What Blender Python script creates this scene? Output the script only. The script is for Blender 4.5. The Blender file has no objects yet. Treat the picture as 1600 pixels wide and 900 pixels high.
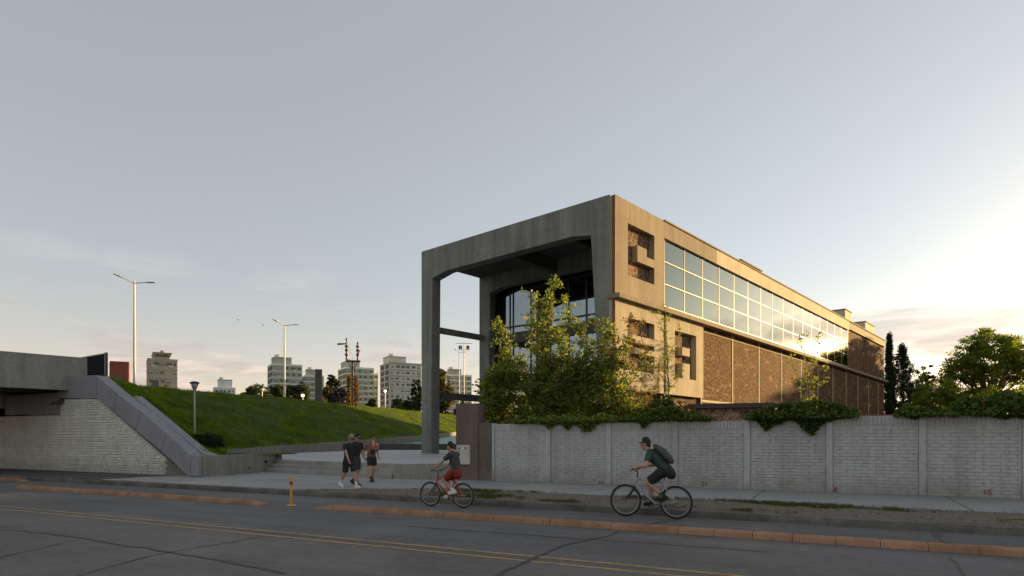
import bpy, bmesh, math, random
import numpy as np
from mathutils import Vector, Matrix, noise as mnoise

R = math.radians
sc = bpy.context.scene
COL = sc.collection
random.seed(7)
rng = np.random.default_rng(11)

# ------------------------------------------------------------------ camera, sky, sun, exposure
EYE, FPX, HOR = 1.65, 977.0, 686.0
cam = bpy.data.cameras.new('camera')
cam_o = bpy.data.objects.new('camera', cam)
COL.objects.link(cam_o)
cam.sensor_width = 36.0
cam.lens = FPX / 1600 * 36
cam.shift_y = (HOR - 450) / 1600
cam.clip_end = 6000
cam_o.location = (0, 0, EYE)
cam_o.rotation_euler = (math.pi / 2, 0, 0)
sc.camera = cam_o

SUN_AZ, SUN_EL = 57.0, 7.5          # azimuth to the right of the view axis, elevation
world = bpy.data.worlds.new('World')
sc.world = world
world.use_nodes = True
wt = world.node_tree
wt.nodes.clear()

def wn(kind, **kw):
    nd = wt.nodes.new(kind)
    for k, v in kw.items():
        setattr(nd, k, v)
    return nd

def wl(a, b):
    wt.links.new(a, b)

w_out = wn('ShaderNodeOutputWorld')
w_bg = wn('ShaderNodeBackground')
w_bg.inputs[1].default_value = 0.05
w_sky = wn('ShaderNodeTexSky', sky_type='NISHITA', sun_disc=False)
w_sky.sun_elevation = R(SUN_EL)
w_sky.sun_rotation = R(SUN_AZ)
w_sky.air_density = 1.0
w_sky.dust_density = 0.6
w_sky.ozone_density = 1.0
# thin high veil that whitens the sky
w_veil = wn('ShaderNodeMix', data_type='RGBA', blend_type='ADD')
w_veil.inputs[0].default_value = 1.0
w_hs = wn('ShaderNodeHueSaturation'); w_hs.inputs['Saturation'].default_value = 0.74; w_hs.inputs['Value'].default_value = 0.95
wl(w_sky.outputs[0], w_hs.inputs['Color']); wl(w_hs.outputs[0], w_veil.inputs[6])
w_veil.inputs[7].default_value = (1.90, 1.80, 1.78, 1)
# low clouds, laid on a flat cloud deck
w_tc = wn('ShaderNodeTexCoord')
w_sep = wn('ShaderNodeSeparateXYZ')
wl(w_tc.outputs['Generated'], w_sep.inputs[0])
w_z = wn('ShaderNodeMath', operation='MAXIMUM')
wl(w_sep.outputs[2], w_z.inputs[0]); w_z.inputs[1].default_value = 0.0
w_z2 = wn('ShaderNodeMath', operation='ADD')
wl(w_z.outputs[0], w_z2.inputs[0]); w_z2.inputs[1].default_value = 0.06
w_dx = wn('ShaderNodeMath', operation='DIVIDE'); wl(w_sep.outputs[0], w_dx.inputs[0]); wl(w_z2.outputs[0], w_dx.inputs[1])
w_dy = wn('ShaderNodeMath', operation='DIVIDE'); wl(w_sep.outputs[1], w_dy.inputs[0]); wl(w_z2.outputs[0], w_dy.inputs[1])
w_cb = wn('ShaderNodeCombineXYZ'); wl(w_dx.outputs[0], w_cb.inputs[0]); wl(w_dy.outputs[0], w_cb.inputs[1])
w_mp = wn('ShaderNodeMapping'); wl(w_cb.outputs[0], w_mp.inputs[0]); w_mp.inputs['Location'].default_value = (8.8, 6.5, 0)
w_cn = wn('ShaderNodeTexNoise'); wl(w_mp.outputs[0], w_cn.inputs['Vector'])
w_cn.inputs['Scale'].default_value = 0.62; w_cn.inputs['Detail'].default_value = 9; w_cn.inputs['Roughness'].default_value = 0.62
w_cn.inputs['Distortion'].default_value = 0.5
w_cr = wn('ShaderNodeMapRange'); wl(w_cn.outputs[0], w_cr.inputs[0])
w_cr.inputs[1].default_value = 0.50; w_cr.inputs[2].default_value = 0.62
# clouds keep to the lower sky
w_lo = wn('ShaderNodeMapRange'); wl(w_sep.outputs[2], w_lo.inputs[0])
w_lo.inputs[1].default_value = 0.27; w_lo.inputs[2].default_value = 0.13
w_ca = wn('ShaderNodeMath', operation='MULTIPLY'); wl(w_cr.outputs[0], w_ca.inputs[0]); wl(w_lo.outputs[0], w_ca.inputs[1])
w_cf = wn('ShaderNodeMath', operation='MULTIPLY'); wl(w_ca.outputs[0], w_cf.inputs[0]); w_cf.inputs[1].default_value = 0.7
# cloud colour: grey bodies with cream edges
w_cn2 = wn('ShaderNodeTexNoise'); wl(w_mp.outputs[0], w_cn2.inputs['Vector'])
w_cn2.inputs['Scale'].default_value = 2.1; w_cn2.inputs['Detail'].default_value = 6
w_crr = wn('ShaderNodeValToRGB'); wl(w_cn2.outputs[0], w_crr.inputs[0])
w_crr.color_ramp.elements[0].position = 0.42; w_crr.color_ramp.elements[0].color = (3.7, 3.45, 3.3, 1)
w_crr.color_ramp.elements[1].position = 0.62; w_crr.color_ramp.elements[1].color = (6.2, 5.7, 5.1, 1)
# dusk band: warm, slightly rosy air near the horizon
w_hz = wn('ShaderNodeMapRange', interpolation_type='SMOOTHSTEP'); wl(w_sep.outputs[2], w_hz.inputs[0])
w_hz.inputs[1].default_value = 0.26; w_hz.inputs[2].default_value = 0.0
w_ht = wn('ShaderNodeMix', data_type='RGBA', blend_type='MULTIPLY'); wl(w_hz.outputs[0], w_ht.inputs[0])
w_cm = wn('ShaderNodeMix', data_type='RGBA'); wl(w_cf.outputs[0], w_cm.inputs[0])
wl(w_veil.outputs[2], w_cm.inputs[6]); wl(w_crr.outputs[0], w_cm.inputs[7])
wl(w_cm.outputs[2], w_ht.inputs[6]); w_ht.inputs[7].default_value = (1.19, 0.99, 0.92, 1)
wl(w_ht.outputs[2], w_bg.inputs[0])
wl(w_bg.outputs[0], w_out.inputs[0])

sun = bpy.data.lights.new('sun', 'SUN')
sun.energy = 4.7
sun.angle = R(0.55)
sun.color = (1.0, 0.65, 0.26)
sun_o = bpy.data.objects.new('sun', sun)
COL.objects.link(sun_o)
sdir = Vector((math.sin(R(SUN_AZ)) * math.cos(R(SUN_EL)), math.cos(R(SUN_AZ)) * math.cos(R(SUN_EL)), math.sin(R(SUN_EL))))
sun_o.rotation_euler = sdir.to_track_quat('Z', 'Y').to_euler()
sun_o.location = (60, 40, 40)

vs = sc.view_settings
vs.view_transform = 'Standard'
vs.look = 'None'
vs.gamma = 1.0
vs.exposure = 1.5
vs.use_curve_mapping = False
sc.cycles.use_denoising = True
sc.cycles.max_bounces = 6
sc.cycles.caustics_reflective = False
sc.cycles.caustics_refractive = False
sc.cycles.sample_clamp_indirect = 4.0

# ------------------------------------------------------------------ frames of the place
AS, AB = R(-27.206), R(-41.552)             # heading of the street, heading of the hall
UX, UY = math.cos(AS), math.sin(AS)
BO = Vector((5.306, 32.0, 0.0))

def S(u, n, z=0.0):                          # street frame -> world
    return Vector((u * UX - n * UY, u * UY + n * UX, z))

def at(px, py, Y):                           # point of the photograph at a known distance
    return Vector(((px - 800) / FPX * Y, Y, EYE + (HOR - py) / FPX * Y))

# ------------------------------------------------------------------ materials
MATS = {}

def new_mat(name):
    m = bpy.data.materials.new(name)
    m.use_nodes = True
    nt = m.node_tree
    nt.nodes.clear()
    out = nt.nodes.new('ShaderNodeOutputMaterial')
    p = nt.nodes.new('ShaderNodeBsdfPrincipled')
    nt.links.new(p.outputs[0], out.inputs[0])
    MATS[name] = m
    return m, nt, p, out

def nd(nt, kind, **kw):
    n = nt.nodes.new(kind)
    for k, v in kw.items():
        setattr(n, k, v)
    return n

def noise(nt, vec, scale, detail=5, rough=0.55, dist=0.0):
    n = nd(nt, 'ShaderNodeTexNoise')
    if vec is not None:
        nt.links.new(vec, n.inputs['Vector'])
    n.inputs['Scale'].default_value = scale
    n.inputs['Detail'].default_value = detail
    n.inputs['Roughness'].default_value = rough
    n.inputs['Distortion'].default_value = dist
    return n.outputs[0]

def ramp(nt, fac, stops):
    r = nd(nt, 'ShaderNodeValToRGB')
    nt.links.new(fac, r.inputs[0])
    el = r.color_ramp.elements
    while len(el) < len(stops):
        el.new(0.5)
    for e, (pos, c) in zip(el, stops):
        e.position = pos
        e.color = (c[0], c[1], c[2], 1) if hasattr(c, '__len__') else (c, c, c, 1)
    return r.outputs[0]

def mixc(nt, fac, a, b, mode='MIX'):
    m = nd(nt, 'ShaderNodeMix', data_type='RGBA', blend_type=mode)
    for sock, v in ((0, fac), (6, a), (7, b)):
        if hasattr(v, 'links') or isinstance(v, bpy.types.NodeSocket):
            nt.links.new(v, m.inputs[sock])
        elif sock == 0:
            m.inputs[0].default_value = v
        else:
            m.inputs[sock].default_value = (v[0], v[1], v[2], 1)
    return m.outputs[2]

def math_n(nt, op, a, b):
    m = nd(nt, 'ShaderNodeMath', operation=op)
    for i, v in enumerate((a, b)):
        if isinstance(v, bpy.types.NodeSocket):
            nt.links.new(v, m.inputs[i])
        else:
            m.inputs[i].default_value = v
    return m.outputs[0]

def coords(nt, world_space=False):
    if world_space:
        return nd(nt, 'ShaderNodeNewGeometry').outputs['Position']
    return nd(nt, 'ShaderNodeTexCoord').outputs['Object']

def mapped(nt, vec, scale=(1, 1, 1), loc=(0, 0, 0), rot=(0, 0, 0)):
    m = nd(nt, 'ShaderNodeMapping')
    nt.links.new(vec, m.inputs[0])
    m.inputs['Scale'].default_value = scale
    m.inputs['Location'].default_value = loc
    m.inputs['Rotation'].default_value = rot
    return m.outputs[0]

def bump(nt, p, height, strength=0.3, dist=0.02):
    b = nd(nt, 'ShaderNodeBump')
    b.inputs['Strength'].default_value = strength
    b.inputs['Distance'].default_value = dist
    nt.links.new(height, b.inputs['Height'])
    nt.links.new(b.outputs[0], p.inputs['Normal'])

def concrete(name, dark, light, scale=1.0, streak=0.5, rough=0.85, world_space=False, bstr=0.25, spots=0.25, joints=None):
    """board-marked concrete: blotches, vertical streaks, fine grain, a few dark spots"""
    m, nt, p, out = new_mat(name)
    v = coords(nt, world_space)
    n1 = noise(nt, v, 0.45 * scale, 7, 0.62, 0.6)
    n2 = noise(nt, mapped(nt, v, (2.2 * scale, 2.2 * scale, 0.16 * scale)), 1.0, 6, 0.6)
    n3 = noise(nt, v, 9 * scale, 6, 0.7)
    c = ramp(nt, n1, ((0.30, dark), (0.70, light)))
    mid = [(a + b) / 2 for a, b in zip(dark, light)]
    s = ramp(nt, n2, ((0.30, [x * 0.62 for x in mid]), (0.5, mid), (0.72, [min(1, x * 1.35) for x in mid])))
    c = mixc(nt, streak, c, s)
    g = ramp(nt, n3, ((0.25, 0.72), (0.6, 1.08)))
    c = mixc(nt, 0.8, c, g, 'MULTIPLY')
    vor = noise(nt, v, 2.3 * scale, 3, 0.5, 1.2)
    d = ramp(nt, vor, ((0.64, 0.0), (0.72, 1.0)))
    c = mixc(nt, math_n(nt, 'MULTIPLY', d, spots), c, [x * 0.45 for x in dark])
    if joints:                               # faint pour joints of the formwork
        sp = nd(nt, 'ShaderNodeSeparateXYZ'); nt.links.new(v, sp.inputs[0])
        cb = nd(nt, 'ShaderNodeCombineXYZ'); nt.links.new(math_n(nt, 'ADD', sp.outputs[0], sp.outputs[1]), cb.inputs[0]); nt.links.new(sp.outputs[2], cb.inputs[1])
        bk = nd(nt, 'ShaderNodeTexBrick'); nt.links.new(cb.outputs[0], bk.inputs['Vector'])
        for k_, x_ in (('Scale', 1.0), ('Brick Width', joints[0]), ('Row Height', joints[1]), ('Mortar Size', 0.012), ('Mortar Smooth', 0.6)):
            bk.inputs[k_].default_value = x_
        bk.inputs['Color1'].default_value = (1, 1, 1, 1); bk.inputs['Color2'].default_value = (0.86, 0.87, 0.86, 1); bk.inputs['Mortar'].default_value = (0.62, 0.62, 0.6, 1)
        c = mixc(nt, 0.75, c, bk.outputs[0], 'MULTIPLY')
    nt.links.new(c, p.inputs['Base Color'])
    p.inputs['Roughness'].default_value = rough
    p.inputs['Specular IOR Level'].default_value = 0.12
    bump(nt, p, n3, bstr, 0.01)
    return m

def grime(name, z0, z1, col, amt):
    """splashed dirt along the foot of a wall, ragged upper edge"""
    nt = M_(name)
    p = [n for n in nt.nodes if n.type == 'BSDF_PRINCIPLED'][0]
    src = p.inputs['Base Color'].links[0].from_socket
    pos = nd(nt, 'ShaderNodeNewGeometry').outputs['Position']
    sp = nd(nt, 'ShaderNodeSeparateXYZ'); nt.links.new(pos, sp.inputs[0])
    n = noise(nt, pos, 2.0, 7, 0.7, 0.6)
    z = math_n(nt, 'ADD', sp.outputs[2], math_n(nt, 'MULTIPLY', math_n(nt, 'SUBTRACT', n, 0.5), -1.6))
    mr = nd(nt, 'ShaderNodeMapRange'); nt.links.new(z, mr.inputs[0])
    mr.inputs[1].default_value = z1; mr.inputs[2].default_value = z0
    c = mixc(nt, math_n(nt, 'MULTIPLY', mr.outputs[0], amt), src, col)
    nt.links.new(c, p.inputs['Base Color'])

def M_(name):
    return MATS[name].node_tree

def paint(name, col, rough=0.5, metal=0.0, var=0.15, scale=3.0, spec=0.5, world_space=False):
    m, nt, p, out = new_mat(name)
    v = coords(nt, world_space)
    n = noise(nt, v, scale, 6, 0.6)
    c = ramp(nt, n, ((0.3, [x * (1 - var) for x in col]), (0.7, [min(1, x * (1 + var)) for x in col])))
    nt.links.new(c, p.inputs['Base Color'])
    p.inputs['Roughness'].default_value = rough
    p.inputs['Metallic'].default_value = metal
    p.inputs['Specular IOR Level'].default_value = spec
    return m

def leaf_mat(name, stops, trans=0.45, rough=0.5, patches=False):
    m, nt, p, out = new_mat(name)
    g = nd(nt, 'ShaderNodeNewGeometry')
    c = ramp(nt, g.outputs['Random Per Island'], stops)
    if patches:                              # lush and thin areas of turf
        pos = g.outputs['Position']
        c = mixc(nt, 1.0, c, ramp(nt, noise(nt, pos, 0.55, 6, 0.65, 0.8), ((0.36, (0.6, 0.6, 0.7)), (0.50, (1.1, 1.1, 1.1)), (0.64, (1.8, 1.6, 1.4)))), 'MULTIPLY')
    nt.links.new(c, p.inputs['Base Color'])
    p.inputs['Roughness'].default_value = rough
    p.inputs['Specular IOR Level'].default_value = 0.14
    t = nd(nt, 'ShaderNodeBsdfTranslucent')
    c2 = mixc(nt, 1.0, c, (1.25, 1.2, 0.55), 'MULTIPLY')
    nt.links.new(c2, t.inputs[0])
    mx = nd(nt, 'ShaderNodeMixShader')
    mx.inputs[0].default_value = trans
    nt.links.new(p.outputs[0], mx.inputs[1])
    nt.links.new(t.outputs[0], mx.inputs[2])
    nt.links.new(mx.outputs[0], out.inputs[0])
    return m

def brick_mat(name, c1, c2, mortar, bw=0.25, rh=0.077, axis='y', patch=0.35, msize=0.012):
    m, nt, p, out = new_mat(name)
    v = coords(nt)
    sp = nd(nt, 'ShaderNodeSeparateXYZ'); nt.links.new(v, sp.inputs[0])
    cb = nd(nt, 'ShaderNodeCombineXYZ')
    nt.links.new(sp.outputs[1 if axis == 'y' else 0], cb.inputs[0]); nt.links.new(sp.outputs[2], cb.inputs[1])
    b = nd(nt, 'ShaderNodeTexBrick')
    nt.links.new(cb.outputs[0], b.inputs['Vector'])
    b.inputs['Scale'].default_value = 1.0
    b.inputs['Brick Width'].default_value = bw
    b.inputs['Row Height'].default_value = rh
    b.inputs['Mortar Size'].default_value = msize
    b.inputs['Mortar Smooth'].default_value = 0.2
    b.inputs['Bias'].default_value = -0.1
    b.inputs['Color1'].default_value = (*c1, 1)
    b.inputs['Color2'].default_value = (*c2, 1)
    b.inputs['Mortar'].default_value = (*mortar, 1)
    n1 = noise(nt, v, 0.8, 7, 0.65, 0.8)
    n2 = noise(nt, v, 5.0, 6, 0.75)
    c = mixc(nt, 0.9, b.outputs[0], ramp(nt, n2, ((0.40, 0.2), (0.60, 1.6))), 'MULTIPLY')
    c = mixc(nt, math_n(nt, 'MULTIPLY', ramp(nt, n1, ((0.55, 0.0), (0.63, 1.0))), patch * .7), c, (0.34, 0.235, 0.14))
    # old plaster remains in speckles and horizontal smears
    n3 = noise(nt, mapped(nt, v, (1, 0.6, 2.6)), 1.7, 8, 0.75, 0.4)
    c = mixc(nt, math_n(nt, 'MULTIPLY', ramp(nt, n3, ((0.575, 0.0), (0.61, 1.0))), patch * 1.5), c, (0.42, 0.315, 0.20))
    nt.links.new(c, p.inputs['Base Color'])
    p.inputs['Roughness'].default_value = 0.9
    p.inputs['Specular IOR Level'].default_value = 0.06
    hgt = math_n(nt, 'ADD', math_n(nt, 'MULTIPLY', b.outputs[1], -1.0), math_n(nt, 'MULTIPLY', n2, 0.5))
    bump(nt, p, hgt, 0.8, 0.02)
    return m

concrete('portal_concrete', (0.155, 0.16, 0.145), (0.30, 0.305, 0.28), 0.8, 0.68, spots=0.55, joints=(2.4, 1.22))
concrete('panel_concrete', (0.23, 0.19, 0.135), (0.36, 0.305, 0.225), 0.9, 0.55, spots=0.25)
concrete('panel_pale', (0.31, 0.265, 0.185), (0.53, 0.455, 0.33), 0.9, 0.55, spots=0.25)
concrete('parapet_dark', (0.20, 0.165, 0.125), (0.33, 0.275, 0.205), 1.6, 0.6, spots=0.35)
concrete('parapet_pale', (0.38, 0.32, 0.225), (0.72, 0.62, 0.46), 1.6, 0.55, spots=0.35)
concrete('pavement_concrete', (0.27, 0.27, 0.26), (0.36, 0.36, 0.345), 0.9, 0.15, world_space=True, spots=0.15)
concrete('plaza_concrete', (0.36, 0.37, 0.375), (0.45, 0.46, 0.465), 0.5, 0.12, rough=0.6, world_space=True, bstr=0.08, spots=0.08)
concrete('wall_concrete', (0.20, 0.20, 0.18), (0.29, 0.285, 0.26), 1.4, 0.5, world_space=True, spots=0.35)
concrete('stair_concrete', (0.25, 0.245, 0.225), (0.37, 0.36, 0.33), 1.8, 0.3, world_space=True, spots=0.4)
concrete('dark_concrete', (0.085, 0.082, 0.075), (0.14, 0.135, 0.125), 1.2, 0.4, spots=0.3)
concrete('deck_concrete', (0.22, 0.22, 0.21), (0.31, 0.31, 0.295), 0.8, 0.5, world_space=True, spots=0.3)
concrete('coping_concrete', (0.25, 0.25, 0.265), (0.31, 0.31, 0.33), 1.0, 0.2, world_space=True, bstr=0.1, spots=0.12)
concrete('kerb_concrete', (0.075, 0.07, 0.062), (0.19, 0.18, 0.16), 2.4, 0.1, world_space=True, bstr=0.6, spots=0.5)
concrete('white_brick', (0.40, 0.40, 0.395), (0.52, 0.52, 0.515), 1.0, 0.35, world_space=True, bstr=0.15, spots=0.3)
concrete('white_mortar', (0.36, 0.36, 0.355), (0.47, 0.47, 0.465), 1.0, 0.3, world_space=True)
concrete('stone_white', (0.60, 0.595, 0.54), (0.78, 0.77, 0.71), 3.0, 0.2, world_space=True, bstr=0.7, spots=0.5)
concrete('stone_joint', (0.42, 0.41, 0.37), (0.56, 0.55, 0.50), 3.0, 0.2, world_space=True, bstr=0.5)
concrete('stone_grey', (0.15, 0.145, 0.125), (0.24, 0.235, 0.21), 2.5, 0.2, world_space=True, bstr=0.7)
concrete('rust_panel', (0.125, 0.098, 0.083), (0.185, 0.15, 0.13), 1.1, 0.55, rough=0.8, spots=0.5)
concrete('separator_orange', (0.22, 0.125, 0.075), (0.40, 0.235, 0.145), 3.0, 0.05, world_space=True, bstr=0.3, spots=0.45)
concrete('far_beige', (0.40, 0.37, 0.28), (0.47, 0.44, 0.34), 0.06, 0.3, bstr=0.0)
concrete('far_green', (0.33, 0.37, 0.31), (0.39, 0.43, 0.37), 0.06, 0.3, bstr=0.0)
concrete('far_pale', (0.53, 0.54, 0.49), (0.62, 0.63, 0.57), 0.06, 0.35, bstr=0.0)
concrete('far_white', (0.72, 0.74, 0.74), (0.80, 0.82, 0.82), 0.06, 0.2, bstr=0.0)
paint('far_window', (0.10, 0.11, 0.115), 0.25, 0, 0.4, 0.3)
paint('far_blind', (0.45, 0.45, 0.42), 0.7, 0, 0.2, 0.3)
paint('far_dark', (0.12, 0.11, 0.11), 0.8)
brick_mat('old_brick', (0.078, 0.034, 0.017), (0.18, 0.082, 0.040), (0.21, 0.14, 0.078), patch=0.45)
brick_mat('recess_brick', (0.16, 0.085, 0.055), (0.26, 0.145, 0.095), (0.34, 0.265, 0.18), patch=0.12)
brick_mat('yard_brick', (0.30, 0.16, 0.10), (0.36, 0.20, 0.13), (0.40, 0.34, 0.27), axis='x', patch=0.2)
paint('rust_steel', (0.19, 0.072, 0.030), 0.75, 0.0, 0.35, 2.0)
paint('dark_steel', (0.035, 0.035, 0.036), 0.5)
paint('black_metal', (0.022, 0.023, 0.027), 0.35)
paint('frame_alu', (0.42, 0.38, 0.31), 0.5, 0.0)
paint('frame_brown', (0.17, 0.145, 0.11), 0.5)
paint('pole_grey', (0.42, 0.42, 0.40), 0.45, 0.3)
paint('pole_white', (0.62, 0.61, 0.57), 0.45)
paint('rust_iron', (0.13, 0.075, 0.05), 0.8, 0, 0.4, 6)
paint('red_container', (0.30, 0.085, 0.045), 0.6, 0, 0.15, 0.8)
paint('bollard_yellow', (0.62, 0.30, 0.045), 0.55, 0, 0.2, 8)
paint('cabinet_cream', (0.52, 0.49, 0.44), 0.5, 0, 0.08)
paint('mark_green', (0.05, 0.13, 0.10), 0.6)
paint('mark_red', (0.40, 0.08, 0.07), 0.6)
paint('mark_white', (0.75, 0.75, 0.72), 0.6)
paint('number_red', (0.26, 0.06, 0.045), 0.8, 0, 0.3, 20)
paint('number_brown', (0.15, 0.055, 0.04), 0.8, 0, 0.3, 20)
paint('tar', (0.045, 0.045, 0.046), 0.7, 0, 0.3, 6)
paint('teal_floor', (0.13, 0.29, 0.22), 0.5, 0, 0.12, 0.4, 0.5, True)
paint('roof_dark', (0.07, 0.06, 0.055), 0.8, 0, 0.35, 4)
paint('roof_tile', (0.28, 0.12, 0.07), 0.8, 0, 0.3, 3)
paint('house_wall', (0.42, 0.36, 0.27), 0.85, 0, 0.15, 0.6)
paint('bark', (0.13, 0.10, 0.072), 0.9, 0, 0.4, 6)
paint('bark_pale', (0.24, 0.20, 0.15), 0.9, 0, 0.35, 8)
paint('skin', (0.44, 0.24, 0.165), 0.55, 0, 0.08, 9)
paint('hair', (0.05, 0.035, 0.025), 0.7)
paint('cloth_black', (0.018, 0.018, 0.02), 0.85, 0, 0.3, 12)
paint('cloth_charcoal', (0.05, 0.05, 0.055), 0.9, 0, 0.25, 12)
paint('cloth_green', (0.035, 0.065, 0.045), 0.9, 0, 0.2, 10)
paint('cloth_red', (0.24, 0.02, 0.02), 0.8, 0, 0.2, 10)
paint('cloth_grey', (0.27, 0.26, 0.255), 0.9, 0, 0.15, 12)
paint('cloth_olive_grey', (0.065, 0.07, 0.06), 0.9, 0, 0.2, 12)
paint('shoe_white', (0.66, 0.64, 0.60), 0.6, 0, 0.1, 10)
paint('rubber', (0.02, 0.02, 0.021), 0.7)
paint('rim_alu', (0.30, 0.30, 0.31), 0.35, 0.7)
paint('bike_red', (0.42, 0.025, 0.02), 0.35)
paint('bike_grey', (0.36, 0.36, 0.36), 0.35, 0.3)
paint('solar_dark', (0.03, 0.035, 0.045), 0.3)

def plaid(name):
    m, nt, p, out = new_mat(name)
    v = coords(nt)
    w1 = nd(nt, 'ShaderNodeTexWave', bands_direction='Z'); nt.links.new(v, w1.inputs[0]); w1.inputs['Scale'].default_value = 7
    w2 = nd(nt, 'ShaderNodeTexWave', bands_direction='Y'); nt.links.new(v, w2.inputs[0]); w2.inputs['Scale'].default_value = 7
    c = mixc(nt, w1.outputs[1], (0.19, 0.075, 0.075), (0.34, 0.16, 0.15))
    c = mixc(nt, math_n(nt, 'MULTIPLY', w2.outputs[1], 0.5), c, (0.11, 0.05, 0.06))
    nt.links.new(c, p.inputs['Base Color'])
    p.inputs['Roughness'].default_value = 0.9
plaid('cloth_plaid')

def lamp_mat(name, col, strength):
    m, nt, p, out = new_mat(name)
    p.inputs['Base Color'].default_value = (0.8, 0.8, 0.75, 1)
    p.inputs['Emission Color'].default_value = (*col, 1)
    p.inputs['Emission Strength'].default_value = strength
lamp_mat('lit_globe', (1.0, 0.95, 0.85), 1.6)

def mirror_glass(name, tint, rough, wav=0.0, dielectric=False):
    m, nt, p, out = new_mat(name)
    p.inputs['Base Color'].default_value = (*tint, 1)
    p.inputs['Roughness'].default_value = rough
    p.inputs['Metallic'].default_value = 1.0
    if wav:
        v = coords(nt)
        n = noise(nt, v, 0.5, 2, 0.5)
        bump(nt, p, n, wav, 0.05)
    return m
mirror_glass('coated_glass', (0.158, 0.188, 0.172), 0.017, 0.06)
mirror_glass('dark_glass', (0.24, 0.26, 0.275), 0.02, 0.04)
paint('fence_glass', (0.022, 0.023, 0.027), 0.9, spec=.02)

def asphalt(name, dark, light, warm):
    m, nt, p, out = new_mat(name)
    v = coords(nt, True)
    st = mapped(nt, v, (1, 1, 1), (0, 0, 0), (0, 0, -AS))
    st2 = mapped(nt, st, (0.10, 1.5, 1))
    n1 = noise(nt, st2, 1.0, 6, 0.6, 0.3)
    n2 = noise(nt, v, 0.35, 6, 0.6, 0.8)
    n3 = noise(nt, v, 38, 3, 0.7)
    n4 = noise(nt, v, 5.0, 6, 0.7)
    c = ramp(nt, n1, ((0.3, dark), (0.7, light)))
    c = mixc(nt, 0.5, c, ramp(nt, n2, ((0.3, [x * .8 for x in dark]), (0.7, [x * 1.15 for x in warm]))))
    c = mixc(nt, 0.8, c, ramp(nt, n3, ((0.28, 0.6), (0.68, 1.3))), 'MULTIPLY')
    c = mixc(nt, 0.6, c, ramp(nt, n4, ((0.3, 0.72), (0.65, 1.15))), 'MULTIPLY')
    # oil drips and patches
    d = ramp(nt, noise(nt, st, 1.1, 4, 0.5, 1.5), ((0.66, 0.0), (0.74, 1.0)))
    c = mixc(nt, math_n(nt, 'MULTIPLY', d, 0.4), c, [x * 0.55 for x in dark])
    nt.links.new(c, p.inputs['Base Color'])
    p.inputs['Roughness'].default_value = 0.8
    p.inputs['Specular IOR Level'].default_value = 0.3
    bump(nt, p, n3, 0.35, 0.008)
def worn_line(name, col, under):
    m, nt, p, out = new_mat(name)
    v = coords(nt, True)
    n1 = noise(nt, v, 2.2, 8, 0.75, 0.4)
    n2 = noise(nt, v, 22, 4, 0.7)
    c = mixc(nt, ramp(nt, n1, ((0.46, 0.08), (0.66, 0.95))), col, under)
    c = mixc(nt, 0.8, c, ramp(nt, n2, ((0.3, 0.65), (0.65, 1.2))), 'MULTIPLY')
    nt.links.new(c, p.inputs['Base Color'])
    p.inputs['Roughness'].default_value = 0.85
worn_line('line_yellow', (0.42, 0.245, 0.09), (0.17, 0.135, 0.09))
asphalt('asphalt', (0.085, 0.083, 0.08), (0.165, 0.162, 0.155), (0.15, 0.145, 0.138))
asphalt('asphalt_old', (0.098, 0.092, 0.085), (0.185, 0.176, 0.163), (0.17, 0.16, 0.146))
asphalt('asphalt_path', (0.07, 0.068, 0.068), (0.105, 0.10, 0.10), (0.10, 0.095, 0.095))

def soil(name, a, b, g, thr, bstr=0.6):
    m, nt, p, out = new_mat(name)
    v = coords(nt, True)
    n1 = noise(nt, v, 1.2, 7, 0.65, 0.5)
    n2 = noise(nt, v, 14, 5, 0.7)
    c = ramp(nt, n2, ((0.25, a), (0.7, b)))
    gm = ramp(nt, n1, ((thr, 0.0), (thr + 0.08, 1.0)))
    c = mixc(nt, gm, c, g)
    nt.links.new(c, p.inputs['Base Color'])
    p.inputs['Roughness'].default_value = 0.95
    p.inputs['Specular IOR Level'].default_value = 0.1
    bump(nt, p, n2, bstr, 0.04)
soil('verge_soil', (0.085, 0.071, 0.052), (0.25, 0.215, 0.165), (0.07, 0.09, 0.04), 0.60)
soil('yard_soil', (0.08, 0.07, 0.05), (0.14, 0.12, 0.09), (0.05, 0.08, 0.03), 0.5)
soil('bank_soil', (0.028, 0.038, 0.008), (0.060, 0.09, 0.014), (0.045, 0.078, 0.010), 0.5)
soil('far_ground', (0.06, 0.075, 0.035), (0.10, 0.11, 0.06), (0.05, 0.075, 0.03), 0.5)

leaf_mat('leaf_shrub', ((0.0, (0.066, 0.115, 0.024)), (0.35, (0.12, 0.185, 0.042)), (0.7, (0.20, 0.25, 0.065)), (0.95, (0.28, 0.25, 0.08)), (1.0, (0.26, 0.15, 0.06))), 0.52)
leaf_mat('leaf_young', ((0.0, (0.105, 0.17, 0.042)), (0.5, (0.20, 0.265, 0.075)), (1.0, (0.31, 0.33, 0.11))), 0.5)
leaf_mat('leaf_dry', ((0.0, (0.13, 0.10, 0.04)), (0.5, (0.22, 0.165, 0.065)), (1.0, (0.28, 0.23, 0.09))), 0.35)
leaf_mat('leaf_ivy', ((0.0, (0.045, 0.078, 0.016)), (0.5, (0.085, 0.135, 0.028)), (0.92, (0.14, 0.18, 0.045)), (1.0, (0.10, 0.05, 0.05))))
leaf_mat('leaf_tree', ((0.0, (0.08, 0.125, 0.02)), (0.5, (0.145, 0.20, 0.035)), (1.0, (0.21, 0.25, 0.05))), 0.68)
leaf_mat('leaf_cypress', ((0.0, (0.022, 0.034, 0.014)), (0.6, (0.035, 0.05, 0.02)), (1.0, (0.055, 0.065, 0.025))), 0.15)
leaf_mat('leaf_far', ((0.0, (0.045, 0.06, 0.03)), (0.6, (0.07, 0.085, 0.04)), (1.0, (0.11, 0.105, 0.05))), 0.3)
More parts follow.
